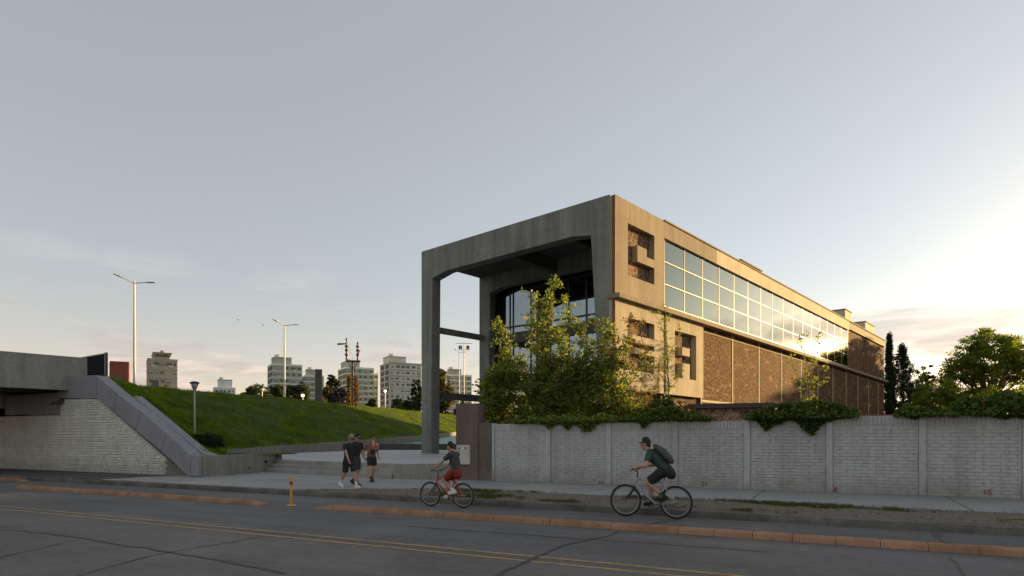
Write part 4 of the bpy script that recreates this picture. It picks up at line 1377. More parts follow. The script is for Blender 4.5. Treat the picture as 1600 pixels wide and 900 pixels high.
for k in range(4):
    a = k * math.pi / 2
    MB().tube([(math.cos(a) * .06, math.sin(a) * .06, 2.5), (math.cos(a) * .205, math.sin(a) * .205, 2.87)], .012, 6).build('rib', 'black_metal', t)
for k, (px, py, pb, Y, lb) in enumerate(((473, 618, 632, 80, 'lit globe lamp on short post below the dark sign pillar'), (602, 611, 636, 95, 'lit globe lamp on post left of the tall pale block'), (409.5, 609, 628, 80, 'unlit white post lamp left of the tall double street lamp'))):
    q = at(px, py, Y)
    t = thing('globe_lamp', lb, 'park lamp', (q.x, q.y, 5.6), 0, 'globe lamps on the bank')
    h = q.z - 5.6
    MB().tube([(0, 0, -.3), (0, 0, h - .2)], .06, 8).build('pole', 'pole_grey', t, smooth=True)
    MB().ball((0, 0, h), .21, .21, .17).build('globe', 'lit_globe' if k < 2 else 'far_white', t, smooth=True)
for k, (px, top, Y) in enumerate(((401.5, 599, 85), (684, 590, 140), (695, 612, 140))):
    pass
q = at(498, 577, 82)
t = thing('sign_pillar', 'tall dark grey slab pillar standing among the trees on the bank', 'pillar', (q.x, q.y, 5.3), R(25))
MB().box(-.42, .42, -.18, .18, -.3, q.z - 5.3).build('slab', 'dark_concrete', t, bevel=.02)
MB().box(-.45, -.425, -.18, .18, -.3, q.z - 5.32).build('edge_strip', 'rust_iron', t)

q = at(551, 640, 75)
sg = thing('railway_signal', 'rusty old railway semaphore signal with two posts on a bracket', 'signal', (q.x, q.y, 5.6), R(8))
k_ = 75 / FPX
def sz(py): return EYE + (HOR - py) * k_ - 5.6
def sx(px): return (px - 551) * k_
MB().tube([(0, 0, -.3), (0, 0, sz(578)), (0, 0, sz(564))], [.16, .12, .10], 10).build('mast', 'rust_iron', sg, smooth=True)
for a in (-1, 1):
    MB().tube([(0, 0, sz(578)), (a * .35, 0, sz(572)), (a * .62, 0, sz(564))], .05, 6).build('strut', 'rust_iron', sg)
MB().box(sx(541), sx(563), -.35, .35, sz(565), sz(563.3)).build('platform', 'rust_iron', sg)
for x in (sx(541.5), sx(558.5)):
    tp = 531 if x < 0 else 537
    MB().tube([(x, 0, sz(564)), (x, 0, sz((564 + tp) / 2)), (x, 0, sz(tp))], [.10, .085, .05], 8).build('signal_post', 'rust_iron', sg, smooth=True)
    MB().ball((x, 0, sz(tp - .5)), .1, .1, .22, 8, 6).build('finial', 'rust_iron', sg)
    for j, py in enumerate((540, 546, 553)):
        MB().box(x - .17, x + .17, -.2, .2, sz(py + 3), sz(py)).build('lamp_case', 'rust_iron', sg, bevel=.03)
MB().prism([(sx(528), sz(540)), (sx(541.5), sz(538.6)), (sx(541.5), sz(536.6)), (sx(528), sz(537))], 'y', -.16, -.12).build('semaphore_arm', 'rust_iron', sg)
MB().prism([(sx(558), sz(556)), (sx(562), sz(546)), (sx(563), sz(546.5)), (sx(559.4), sz(556))], 'y', -.16, -.12).build('semaphore_arm', 'rust_iron', sg)
for a, b in ((542, 549), (543, 552)):
    MB().tube([(sx(a), .1, sz(533)), (sx(b), .1, sz(563))], .012, 5).build('stay_wire', 'dark_steel', sg)
for a in (-.2, .2):
    MB().tube([(a, .2, -.2), (a, .2, sz(566))], .02, 5).build('ladder_rail', 'rust_iron', sg)
for i in range(14):
    MB().tube([(-.2, .2, .3 + i * .42), (.2, .2, .3 + i * .42)], .014, 5).build('ladder_rung', 'rust_iron', sg)

# two overgrown golden plumes by the signal
for k, (px, top, hw) in enumerate(((545.5, 586, 3.4), (557, 588, 4.6))):
    q = at(px, 640, 74)
    hh = EYE + (HOR - top) / FPX * 74 - 5.6
    w = hw * 74 / FPX
    tree('climber_column', ('narrow golden climber column left of the signal mast', 'broader golden climber column right of the signal mast')[k], 'plant', (q.x, q.y - .3, 5.6), [((0, 0, hh * (j + .5) / 5), (w * (1 - .10 * j), w, hh * .13)) for j in range(5)], [16] * 5, .16, 'leaf_plume', clump=.22, nleaf=26, trunk_r=.06, limbs=4, group='golden climbers by the signal')

# ------------------------------------------------------------------ background trees on the bank
def bg(name, label, px, top, hw, Y, mat, ncl=70, nleaf=36, leaf=None, zb=5.4, grp='trees along the top of the bank', lobes=4, low=.25):
    k = Y / FPX
    X = (px - 800) * k
    Ht = EYE + (HOR - top) * k - zb
    w = hw * k
    rs = random.Random(px)
    ells = [((0, 0, Ht * (.5 + low / 2)), (w * .8, w * .7, Ht * (1 - low) * .5))]
    for i in range(lobes):
        a = rs.uniform(0, 6.28)
        ells.append(((math.cos(a) * w * .55, math.sin(a) * w * .5, Ht * rs.uniform(low + .12, .82)), (w * .5, w * .5, Ht * .2)))
    return tree(name, label, 'tree', (X, Y, zb), ells, [ncl] + [ncl // 3] * lobes, leaf or (3.4 * k), mat, clump=w * .2, nleaf=nleaf, trunk_r=.02 * Ht + .04, limbs=14, group=grp, shell=.4)
bg('round_tree', 'grey green round tree at the left end of the bank trees', 402, 598, 24, 108, 'leaf_far')
bg('round_tree', 'olive round tree behind the tall double street lamp', 436, 600, 22, 112, 'leaf_far')
bg('round_tree', 'brownish olive tree between street lamp and sign pillar', 466, 598, 20, 106, 'leaf_far')
bg('round_tree', 'yellowish olive tree right beside the dark sign pillar', 510, 602, 13, 100, 'leaf_eucalyptus')
bg('dark_tree', 'tall dark tree between sign pillar and railway signal', 520, 583, 15, 130, 'leaf_far_dark')
bg('purple_tree', 'low dark purple tree at the foot of the railway signal', 527, 606, 19, 98, 'leaf_purple')
bg('tall_eucalyptus', 'golden lit eucalyptus with clumped crown right of the front column', 688, 573, 22, 160, 'leaf_eucalyptus', 60, 40, .45, lobes=7, low=.2)
bg('dark_tree', 'dark tree peeping out left of the front concrete column', 652, 590, 12, 150, 'leaf_far_dark', 50, 36, .45, lobes=5)
for k, (px, top, hw, Y, lb) in enumerate(((580, 622, 12, 118, 'dark low hedge bush right of the railway signal'), (622, 622, 16, 122, 'rounded hedge bush below the tall pale block'), (642, 621, 16, 126, 'rounded hedge bush left of the front column'), (672, 622, 13, 128, 'hedge bush just right of the front column'), (695, 623, 15, 124, 'hedge bush between the concrete columns'), (722, 622, 15, 126, 'hedge bush left of the second concrete column'), (500, 617, 14, 95, 'low brown green bush under the sign pillar'), (262, 598, 12, 90, 'low yellowish bush before the beige tower'), (360, 613, 9, 95, 'tiny bush on the crest left of the bank trees'))):
    bg('hedge_bush', lb, px, top, hw, Y, 'leaf_far_dark' if k < 7 and k != 6 else 'leaf_eucalyptus', 50, 30, None, 4.6, 'low bushes along the bank crest', 3, .0)

# ------------------------------------------------------------------ trees to the right
def cypress(label, px, top, hw, Y, seed):
    k = Y / FPX
    Ht = EYE + (HOR - top) * k
    w = hw * k
    ells = []
    for j in range(12):
        f = (j + .5) / 12
        r = w * (.75 + .5 * f if f < .3 else 1.0 if f < .5 else max(.12, 1.0 - ((f - .5) / .5) ** 1.5 * .95))
        ells.append(((0, 0, Ht * f), (r, r, Ht * .055)))
    t_ = tree('cypress', label, 'tree', ((px - 800) * k, Y, .3), ells, [46] * 12, .26, 'leaf_cypress', clump=.42, nleaf=32, trunk_r=.16, limbs=6, group='cypresses behind the hall', shell=.5, flat=1.5, droop=-.8)
    return t_
cypress('slim tall dark cypress close to the far end of the hall', 1389.5, 527, 8.5, 98, 1)
cypress('broader dark cypress right of the slim one', 1410, 544, 27, 100, 2)
k = 88 / FPX
tree('broad_tree', 'large spreading leafy tree filling the right edge against the bright sky', 'tree', ((1548 - 800) * k, 88, .3),
     [((-0.34, 0.0, 11.87), (5.45, 5.22, 3.94)), ((-4.37, -0.56, 10.75), (3.02, 3.02, 2.55)), ((4.48, 0.0, 11.65), (4.18, 3.94, 3.02)), ((0.34, 0.56, 15.01), (3.71, 3.48, 1.97)), ((-5.82, 0.0, 7.84), (1.97, 2.32, 1.86)), ((-1.68, 0.0, 6.94), (5.34, 4.18, 1.86)), ((5.15, 0.0, 7.06), (3.94, 3.71, 1.86)), ((7.84, 0.0, 12.32), (2.55, 2.78, 1.86))],
     [170, 90, 110, 84, 46, 110, 90, 46], .34, 'leaf_tree', clump=.95, nleaf=54, trunk_r=.34, limbs=46, shell=.45, top=10.5, flat=.55)
rt = 'shrubs and trees at the right'
for px, top, hw, Y, mat, lb in ((1441, 570, 17, 120, 'leaf_far_dark', 'dark pointed tree right of the broad cypress'), (1432, 578, 26, 112, 'leaf_tree', 'mid green tree at the foot of the cypresses'), (1466, 590, 24, 125, 'leaf_tree', 'distant rounded tree left of the large spreading tree'), (1452, 597, 30, 75, 'leaf_tree', 'yellow green bush under the distant rounded tree'),
                                (1490, 594, 34, 76, 'leaf_tree', 'dark green bush in front of the spreading tree trunk'), (1540, 598, 34, 74, 'leaf_tree', 'deep green bush right of the spreading tree trunk'), (1590, 592, 36, 76, 'leaf_tree', 'rightmost deep green bush under the spreading tree'), (1404, 618, 16, 62, 'leaf_cypress', 'dark bush below the cypresses beside the hall end')):
    bg('garden_tree', lb, px, top, hw, Y, mat, 70, 40, None if Y > 100 else .24, .3, rt, 4, .05)

# unseen trees and blocks added outside the frame to shade the road and bank
for k, (x, y, h, r, mt) in enumerate(((55, 49, 10.0, 3.8, 'leaf_ivy'), (57, 42, 9.5, 3.8, 'leaf_tree'), (60, 35.5, 10.0, 4.0, 'leaf_ivy'), (63, 29, 9.5, 4.0, 'leaf_tree'))):
    tree('sun_block_tree', '%s unseen shade tree added beyond the right edge, counted from the hall' % ORD[k], 'tree', (x, y, .3), [((0, 0, h * .55), (r, r, h * .42)), ((0, 0, h * .25), (r * .8, r * .8, h * .22))], [170, 60], .42, mt, clump=.9, nleaf=40, trunk_r=.2, limbs=14, group='added shade trees right of the frame', shell=.2)
def sun_block_house(label, o0, o1, d, h):
    # added flat-roofed sun blocker, square to the evening sun, o0..o1 across it, d metres towards it
    ca, sa = math.sin(R(SUN_AZ)), math.cos(R(SUN_AZ))
    w = o1 - o0
    t_ = thing('sun_block_house', label, 'sun_block_house', (ca * d + sa * o0, sa * d - ca * o0, 0), math.atan2(-ca, sa), 'added sun blocking houses right of the frame')
    MB().box(0, w, 0, 9, 0, h - .4).build('wall', 'house_wall', t_)
    MB().box(-.2, w + .2, -.2, 9.2, h - .398, h).build('roof', 'roof_tile', t_)
    for k_ in range(3):
        for i in range(int(w / 3)):
            f_ = MB().box(1 + 3 * i, 2.4 + 3 * i, -.05, .05, 1.0 + 3.4 * k_, 2.4 + 3.4 * k_).build('window', 'far_blind', t_)
            MB().box(1.1 + 3 * i, 2.3 + 3 * i, -.07, -.051, 1.1 + 3.4 * k_, 2.3 + 3.4 * k_).build('pane', 'far_window', f_)
sun_block_house('unseen flat roofed block added to shade the road, behind the shade trees', -16.3, -2, 84, 12.2)
sun_block_house('second unseen flat roofed block added to shade the road, farther right', -1, 14, 80, 11.5)
sun_block_house('unseen tall far block added to shade the grass bank, behind the spreading tree', -71.5, -46, 228, 36.5)
sun_block_house('unseen lower block added to shade the pavement, next to the shade trees', -24.0, -16.6, 84, 11.5)

# ------------------------------------------------------------------ shrubs behind and over the white wall
YS = 24.3
def P_(px, py, Y=YS, jitter=0.0):
    q_ = at(px, py, Y)
    return Vector((q_.x, q_.y + jitter, q_.z))

def sprays(stems, leaf, mat, name, label, clump, nleaf, start=.35, r0=.035, bark='bark_pale', cat='shrub', every=.16, group=None, twig=.5):
    """stems: lists of points; twigs with leaf clusters along the upper part"""
    base = stems[0][0]
    root = thing(name, label, cat, base, 0, group)
    mb_ = MB()
    pts = []
    for stt in stems:
        Q = [Vector(p) - Vector(base) for p in stt]
        fine = []
        for a, b in zip(Q, Q[1:]):
            n_ = max(2, int((b - a).length / .35))
            for i in range(n_):
                p = a.lerp(b, i / n_)
                fine.append(p + Vector((mnoise.noise(p * 1.3), mnoise.noise(p * 1.3 + Vector((5, 5, 5))), 0)) * .14)
        fine.append(Q[-1])
        n_ = len(fine)
        rr = [r0 * (1 - .8 * i / (n_ - 1)) for i in range(n_)]
        mb_.tube(fine, rr, 6)
        L_ = sum((b - a).length for a, b in zip(fine, fine[1:]))
        cnt = int(L_ * (1 - start) / every)
        for i in range(cnt):
            f = start + (1 - start) * (i + random.random()) / cnt
            k_ = f * (n_ - 1); i0 = min(int(k_), n_ - 2)
            p = fine[i0].lerp(fine[i0 + 1], k_ - i0)
            d = Vector((random.gauss(0, 1), random.gauss(0, 1), random.gauss(.45, .6))).normalized() * random.uniform(.15, twig) * (1.25 - .75 * f)
            e = p + d
            mb_.tube([p, p.lerp(e, .5) + Vector((0, 0, .03)), e], [r0 * .22, r0 * .16, r0 * .08], 4, cap=False)
            pts.append(ball_pts(nleaf, e, np.array((clump, clump, clump * .8))))
            pts.append(ball_pts(nleaf // 2, p.lerp(e, .6), np.array((clump, clump, clump * .8)) * .8))
    mb_.build('stems', bark, root, smooth=True)
    put('crown', quads_mesh('crown', leaf_quads(np.concatenate(pts), leaf, .5), mat), root)
    return root
g0 = lambda px, Y: Vector(((px - 800) / FPX * Y, Y, .4))
sprays([[g0(850, 24.6), P_(850, 640), P_(858, 540), P_(866, 436)],
        [g0(850, 24.6), P_(842, 600), P_(832, 520), P_(829, 458)],
        [g0(850, 24.6), P_(868, 590), P_(880, 520), P_(886, 466)],
        [g0(850, 24.6), P_(835, 610), P_(805, 570), P_(776, 503)],
        [g0(850, 24.6), P_(880, 610), P_(905, 560), P_(920, 497)],
        [g0(850, 24.6), P_(890, 620), P_(930, 570), P_(958, 510)],
        [g0(850, 24.6), P_(846, 560), P_(850, 500), P_(848, 470)],
        [g0(850, 24.6), P_(900, 620), P_(890, 570), P_(870, 520, 24.9)],
        [g0(850, 24.6), P_(885, 600), P_(930, 545), P_(940, 500)],
        [g0(850, 24.6), P_(900, 600), P_(965, 560), P_(985, 530)],
        [g0(850, 24.6), P_(905, 620), P_(950, 590), P_(972, 545)],
        [g0(850, 24.6), P_(905, 590), P_(915, 545), P_(900, 500)],
        [g0(850, 24.6), P_(905, 630), P_(985, 600), P_(1008, 560)],
        [g0(850, 24.6), P_(830, 620), P_(795, 590), P_(790, 540)]],
       .13, 'leaf_young', 'young_tree', 'airy yellow green young tree rising in front of the portal opening', .20, 11, .33, .045, cat='tree', every=.075, twig=.8)
sprays([[g0(985, 24.2), P_(985, 640, 24.2), P_(975, 580, 24.2), P_(985, 490, 24.2)],
        [g0(985, 24.2), P_(1000, 620, 24.2), P_(1010, 560, 24.2), P_(1000, 500, 24.2)],
        [g0(985, 24.2), P_(960, 620, 24.2), P_(950, 570, 24.2), P_(965, 520, 24.2)],
        [g0(985, 24.2), P_(1005, 640, 24.2), P_(1025, 600, 24.2), P_(1030, 560, 24.2)],
        [g0(985, 24.2), P_(930, 640, 24.2), P_(930, 590, 24.2), P_(925, 550, 24.2)]],
       .12, 'leaf_dry', 'dry_bush', 'brownish half dry bush in front of the hall corner', .18, 8, .3, .035, every=.12, twig=.6)
sprays([[g0(1044, 26.5), P_(1044, 620, 26.5), P_(1042, 540, 26.5), P_(1038, 478, 26.5)],
        [g0(1044, 26.5), P_(1043, 540, 26.5), P_(1030, 505, 26.5), P_(1018, 484, 26.5)],
        [g0(1044, 26.5), P_(1045, 560, 26.5), P_(1060, 530, 26.5), P_(1062, 505, 26.5)],
        [g0(1044, 26.5), P_(1044, 610, 26.5), P_(1060, 590, 26.5), P_(1066, 575, 26.5)],
        [g0(1044, 26.5), P_(1044, 600, 26.5), P_(1026, 580, 26.5), P_(1018, 572, 26.5)]],
       .125, 'leaf_young', 'sapling', 'slender sapling in front of the lower concrete sign panels', .13, 5, .62, .035, cat='tree', every=.15, twig=.45)
sprays([[g0(1262, 43), P_(1262, 620, 43), P_(1258, 570, 43), P_(1252, 520, 43)],
        [g0(1262, 43), P_(1266, 600, 43), P_(1274, 560, 43), P_(1280, 518, 43)],
        [g0(1262, 43), P_(1258, 610, 43), P_(1240, 575, 43), P_(1236, 550, 43)],
        [g0(1262, 43), P_(1268, 620, 43), P_(1286, 600, 43), P_(1290, 570, 43)]],
       .20, 'leaf_young', 'sapling', 'thin sapling against the sunlit brick bays of the hall', .28, 6, .5, .05, cat='tree', every=.3, twig=.8)

def mass(name, label, ells, per, leaf, mat, clump, nleaf, base, cat='shrub', limbs=20, group=None):
    b = Vector(base)
    e2 = [((Vector(c) - b), r) for c, r in ells]
    return tree(name, label, cat, base, [((c.x, c.y, c.z), r) for c, r in e2], per, leaf, mat, clump=clump, nleaf=nleaf, trunk_r=.07, limbs=limbs, group=group, shell=.35, top=2.0)
mass('dense_shrub', 'dense dark green shrub at the left end of the white wall', [(P_(782, 618, 24.0), (.95, .8, 1.25)), (P_(770, 640, 23.6), (.6, .6, .8)), (P_(800, 585, 24.2), (.8, .7, .8)), (P_(765, 600, 24), (.45, .5, .6))], [130, 50, 65, 30], .13, 'leaf_shrub', .30, 20, g0(785, 24.2))
mass('dense_shrub', 'dense mixed green shrub in the middle under the airy young tree', [(P_(850, 620, 23.8), (1.3, .9, 1.2)), (P_(880, 580, 24.2), (1.2, .9, .9)), (P_(840, 655, 23.3), (.9, .5, .5)), (P_(905, 640, 23.5), (1.0, .6, .8))], [150, 110, 50, 80], .13, 'leaf_shrub', .30, 20, g0(860, 24.2))
mass('dense_shrub', 'dense yellow green shrub right of the middle, below the hall corner', [(P_(950, 625, 23.5), (1.2, .8, 1.0)), (P_(985, 645, 23.2), (.9, .6, .6)), (P_(930, 590, 24.0), (.9, .7, .7)), (P_(955, 572, 24.2), (.6, .6, .5))], [120, 60, 65, 30], .13, 'leaf_shrub', .30, 20, g0(955, 24))
mass('leafy_bush', 'small green bush above the wall before the shed roof', [(P_(1035, 640, 22.5), (.9, .5, .42)), (P_(1075, 650, 22), (.8, .4, .25)), (P_(1010, 655, 22), (.5, .4, .25))], [70, 30, 16], .11, 'leaf_ivy', .18, 26, g0(1035, 22.5))

def stuff_(o_):
    o_['kind'] = 'stuff'
    return o_

def ivy(name, label, ufun, zfun, N, leaf=.105, mat='leaf_ivy', u0=0, u1=1, cat='climber', group=None):
    """leaf mound over the wall top that hangs down in strands: zfun(u) -> (bottom, top, thickness)"""
    P = []
    while len(P) < N:
        u = rng.uniform(u0, u1)
        lo, hi, th = zfun(u)
        z = rng.uniform(lo, hi)
        if z < 2.24:
            fr = mnoise.noise(Vector((u * 3.1, 2.2, z * .6))) * .5 + .5
            if (2.24 - z) > (2.24 - lo) * fr * 1.25: continue
            n = WN - .06 - abs(rng.normal(0, .06))
        else:
            f = (z - 2.2) / max(.05, hi - 2.2)
            n = WN + rng.normal(.05, .5) * th * (1 - .55 * f) - .12 * (1 - f)
        q_ = S(u, n, z)
        P.append((q_.x, q_.y, z))
    b = S((u0 + u1) / 2, WN + .1, 2.2)
    root = thing(name, label, cat, b, 0, group)
    put('leaves', quads_mesh('leaves', leaf_quads(np.array(P) - np.array(b), leaf, .8, .75), mat), root)
    mb_ = MB()
    for k_ in range(int((u1 - u0) * 4)):
        u = rng.uniform(u0, u1); lo, hi, th = zfun(u)
        mb_.tube([S(u, WN + .1, 2.25) - b, S(u + rng.normal(0, .1), WN - .07, 2.2) - b, S(u + rng.normal(0, .15), WN - .06, max(lo, 1.2) + .1) - b], [.009, .008, .004], 5, cap=False)
    stuff_(mb_.build('stems', 'bark', root))
    return root
def hump(u, c, w): return math.exp(-((u - c) / w) ** 2)
ivy('ivy', 'thick green creeper spilling over the white wall near its raised part', None, lambda u: (2.24 - .55 * hump(u, -.62, .3) - .42 * hump(u, -1.6, .35) - .2 * hump(u, -.2, .25), 2.30 + .42 * hump(u, -.3, .9) + .30 * hump(u, -1.5, .7) + .06 * mnoise.noise(Vector((u * 4, 0, 0))), .55), 4200, .10, u0=-2.35, u1=.62)
ivy('ivy', 'creeper hanging over the wall below the mixed green shrub', None, lambda u: (2.2 - .38 * hump(u, -8.7, .25) - .55 * hump(u, -7.3, .35) - .3 * hump(u, -8.0, .2), 2.42 + .3 * mnoise.noise(Vector((u * 1.7, 1, 0))), .6), 2300, .11, 'leaf_shrub', u0=-10.0, u1=-6.3)
ivy('ivy', 'small creeper strand hanging beside the cyclist with backpack', None, lambda u: (2.2 - .36 * hump(u, -5.35, .2), 2.34 + .35 * hump(u, -4.7, .7) + .1 * mnoise.noise(Vector((u * 5, 3, 0))), .5), 2400, .095, u0=-6.2, u1=-3.3)
ivy('hedge', 'dense dark green hedge along the top of the wall at the right', None, lambda u: (2.26 - .14 * hump(u, 4.0, .5) - .1 * hump(u, 1.9, .12), 2.50 + .30 * min(1, max(0, (u - 1.6) / 2.0)) + .12 * mnoise.noise(Vector((u * 2.2, 7, 0))) - .25 * hump(u, 2.4, .4), .75), 9000, .10, u0=1.7, u1=7.5)
ivy('ivy', 'sparse leafy sprigs on the wall between creeper and hedge', None, lambda u: (2.24 - .18 * hump(u, 1.85, .15), 2.30 + .28 * hump(u, 1.75, .25) + .05 * mnoise.noise(Vector((u * 5, 9, 0))), .45), 500, .09, u0=1.45, u1=2.1)

# ------------------------------------------------------------------ people
def fuse(o, vox, it=3):
    r = o.modifiers.new('fuse', 'REMESH')
    r.mode = 'VOXEL'
    r.voxel_size = vox
    r.use_smooth_shade = True
    s = o.modifiers.new('soften', 'SMOOTH')
    s.factor = .5
    s.iterations = it
    return o

def ik(a, c, l1, l2, bend):
    """joint between a and c for bone lengths l1, l2, bent towards vector bend"""
    a, c, bend = Vector(a), Vector(c), Vector(bend)
    d = c - a
    L = min(d.length, (l1 + l2) * .999)
    dn = d.normalized()
    x = (l1 * l1 - l2 * l2 + L * L) / (2 * L)
    h = math.sqrt(max(0, l1 * l1 - x * x))
    b = bend - dn * bend.dot(dn)
    return a + dn * x + b.normalized() * h

def hand(mb_, w, d, out, curl, side):
    """palm, four fingers, thumb; d along the hand, out = back of the hand normal"""
    w, d, out = Vector(w), Vector(d).normalized(), Vector(out)
    out = (out - d * out.dot(d)).normalized()
    s = d.cross(out) * side
    palm = w + d * .05
    mb_.tube([w, palm, w + d * .088], [.026, .036, .035], 10, flat=(tuple(out), .5))
    for i, (o_, L) in enumerate(((.027, .070), (.009, .080), (-.009, .074), (-.026, .058))):
        p0 = w + d * .086 + s * o_
        d1 = (d - out * curl * .6).normalized(); d2 = (d - out * curl * 1.6).normalized(); d3 = (d * .6 - out * curl * 2.4).normalized()
        p1 = p0 + d1 * L * .42; p2 = p1 + d2 * L * .33; p3 = p2 + d3 * L * .25
        mb_.tube([p0 - d * .01, p1, p2, p3], [.0098, .0092, .0085, .0075], 6)
    t0 = w + d * .03 + s * .028
    t1 = t0 + (d * .6 + s * .8 - out * curl * .5).normalized() * .035
    t2 = t1 + (d * .9 + s * .3 - out * curl * .9).normalized() * .032
    mb_.tube([t0, t1, t2], [.014, .011, .009], 6)

def person(label, loc, rz, J, fit, scale=1.0, group=None, look=(1, 0, -.25)):
    """J: joints in the body's frame (x ahead, y left, z up); fit: clothing materials"""
    root = thing('person', label, 'person', loc, rz, group)
    root.scale = (scale,) * 3
    V = {k_: Vector(v) for k_, v in J.items() if k_ != 'curl'}
    spine = (V['neck'] - V['pel']).normalized()
    fwd = Vector((0, 1, 0)).cross(spine).normalized()
    if fwd.x < 0: fwd = -fwd
    fl = (tuple(fwd), .62)
    lk = Vector(look).normalized()
    up = (Vector((0, 0, 1)) - lk * lk.z).normalized()
    side = up.cross(lk)
    hc = V['head']
    b = MB()
    b.tube([V['pel'] - spine * .06, V['pel'] + spine * .10, V['pel'].lerp(V['neck'], .55), V['pel'].lerp(V['neck'], .85), V['neck']], [.155, .145, .165, .15, .07], 16, flat=fl)
    b.tube([V['neck'] - spine * .05, V['neck'] + spine * .05, hc - up * .05], [.062, .055, .055], 12)
    # head: skull, jaw, nose, ears
    def H_(f, u_, s_): return hc + lk * f + up * u_ + side * s_
    b.tube([H_(-.02, .035, 0), H_(.012, .03, 0)], [.088, .088], 14, flat=(tuple(side), .86))
    b.tube([H_(.03, .0, 0), H_(.035, -.05, 0), H_(.048, -.088, 0)], [.068, .058, .036], 12, flat=(tuple(side), .85))
    b.tube([H_(.092, .018, 0), H_(.112, -.022, 0)], [.010, .016], 6)
    for s_ in (-1, 1):
        b.tube([H_(-.005, .02, s_ * .077), H_(-.01, -.025, s_ * .075)], [.016, .012], 6)
    for s_ in ('l', 'r'):
        sg = 1 if s_ == 'l' else -1
        b.tube([V['sh_' + s_] - Vector((0, sg * .05, 0)), V['sh_' + s_], V['sh_' + s_].lerp(V['el_' + s_], .5), V['el_' + s_]], [.06, .054, .046, .038], 12)
        b.tube([V['el_' + s_], V['el_' + s_].lerp(V['wr_' + s_], .35), V['wr_' + s_]], [.038, .038, .025], 12)
        hd = Vector(J.get('hd_' + s_, tuple(V['wr_' + s_] - V['el_' + s_])))
        hand(b, V['wr_' + s_], hd, J.get('ho_' + s_, (0, sg, 0)), J.get('curl', .45), sg)
        b.tube([V['hip_' + s_], V['hip_' + s_].lerp(V['kn_' + s_], .45), V['kn_' + s_]], [.088, .075, .053], 14)
        b.tube([V['kn_' + s_], V['kn_' + s_].lerp(V['an_' + s_], .32), V['an_' + s_]], [.052, .054, .033], 12)
        b.tube([V['an_' + s_], V['an_' + s_].lerp(V['to_' + s_], .6), V['to_' + s_]], [.034, .036, .03], 10)
    body = fuse(b.build('body', 'skin', root, fix=False), .0075)
    for s_ in (-1, 1):
        q_ = H_(.083, .022, s_ * .031)
        MB().ball(q_, .011, .011, .009, 8, 6).build('eye', 'hair', body, smooth=True)
    MB().tube([H_(.088, -.052, -.022), H_(.094, -.053, 0), H_(.088, -.052, .022)], .005, 6).build('mouth', 'mark_red', body, smooth=True)
    hr = MB()
    hr.tube([H_(-.028, .03, 0), H_(-.012, .045, 0)], [.090, .092], 14, flat=(tuple(side), .88))
    hr.tube([H_(-.05, -.01, 0), H_(-.055, -.04, 0)], [.06, .045], 10)
    fuse(hr.build('hair', 'hair', body, fix=False), .012, 2)
    # shirt
    s = MB()
    s.tube([V['pel'] + spine * .0, V['pel'] + spine * .12, V['pel'].lerp(V['neck'], .55), V['pel'].lerp(V['neck'], .84), V['pel'].lerp(V['neck'], .97)], [.178, .172, .188, .172, .088], 18, flat=(tuple(fwd), .68))
    for s_ in ('l', 'r'):
        sg = 1 if s_ == 'l' else -1
        sl = fit.get('sleeve', .62)
        s.tube([V['sh_' + s_] - Vector((0, sg * .08, 0)), V['sh_' + s_], V['sh_' + s_].lerp(V['el_' + s_], sl)], [.078, .074, .070], 12, cap=False)
    fuse(s.build('shirt', fit['shirt'], root, fix=False), .013, 4)
    # shorts
    s = MB()
    s.tube([V['pel'] - spine * .10, V['pel'] + spine * .06], [.165, .168], 18, flat=(tuple(fwd), .72))
    for s_ in ('l', 'r'):
        k_ = V['hip_' + s_].lerp(V['kn_' + s_], fit.get('short', .86))
        s.tube([V['hip_' + s_] + Vector((0, 0, .02)), V['hip_' + s_].lerp(V['kn_' + s_], .45), k_], [.108, .105, .098], 14, cap=False)
    fuse(s.build('shorts', fit['shorts'], root, fix=False), .013, 3)
    for s_ in ('l', 'r'):
        an, to = V['an_' + s_], V['to_' + s_]
        d = (to - an); dh = d.normalized()
        MB().tube([an.lerp(V['kn_' + s_], fit.get('sock', .22)), an], [.042, .038], 12, cap=False).build('sock', fit['socks'], root, smooth=True)
        fw = Vector((d.x, d.y, d.z * .35)).normalized() if abs(d.x) + abs(d.y) > .02 else Vector((1, 0, 0))
        nrm = (an - to); nrm = (nrm - fw * nrm.dot(fw)).normalized()
        sh = MB()
        sh.tube([an - fw * .045 - nrm * .035, an + fw * .05 - nrm * .04, to + nrm * .012, to + fw * .035 + nrm * .004], [.046, .050, .043, .032], 12)
        sh.tube([an + nrm * .02, an - nrm * .03], [.046, .05], 10)
        so = fuse(sh.build('shoe', fit['shoes_' + s_] if 'shoes_' + s_ in fit else fit['shoes'], root, fix=False), .010, 2)
        e = MB()
        e.tube([an - fw * .06 - nrm * .078, an + fw * .04 - nrm * .082, to + fw * .04 - nrm * .026], [.040, .042, .034], 10, flat=(tuple(nrm), .30))
        e.build('sole', fit.get('sole', 'shoe_white'), so, smooth=True)
    # cap with peak
    c = MB()
    c.tube([H_(-.018, .055, 0), H_(-.012, .085, 0)], [.100, .088], 16, flat=(tuple(side), .90))
    cp = fuse(c.build('cap', fit['cap'], root, fix=False), .010, 2)
    pk = []
    for j in range(7):
        a = -1.0 + 2.0 * j / 6
        pk.append(a)
    mbp = MB()
    inn = [H_(.07 * math.cos(a) + .005, .062, .082 * math.sin(a)) for a in pk]
    out_ = [H_(.07 * math.cos(a) + .085 * math.cos(a * .8), .045, .075 * math.sin(a)) for a in pk]
    vs2 = [p + up * .005 for p in inn] + [p + up * .005 for p in out_] + [p - up * .005 for p in inn] + [p - up * .005 for p in out_]
    fs2 = []
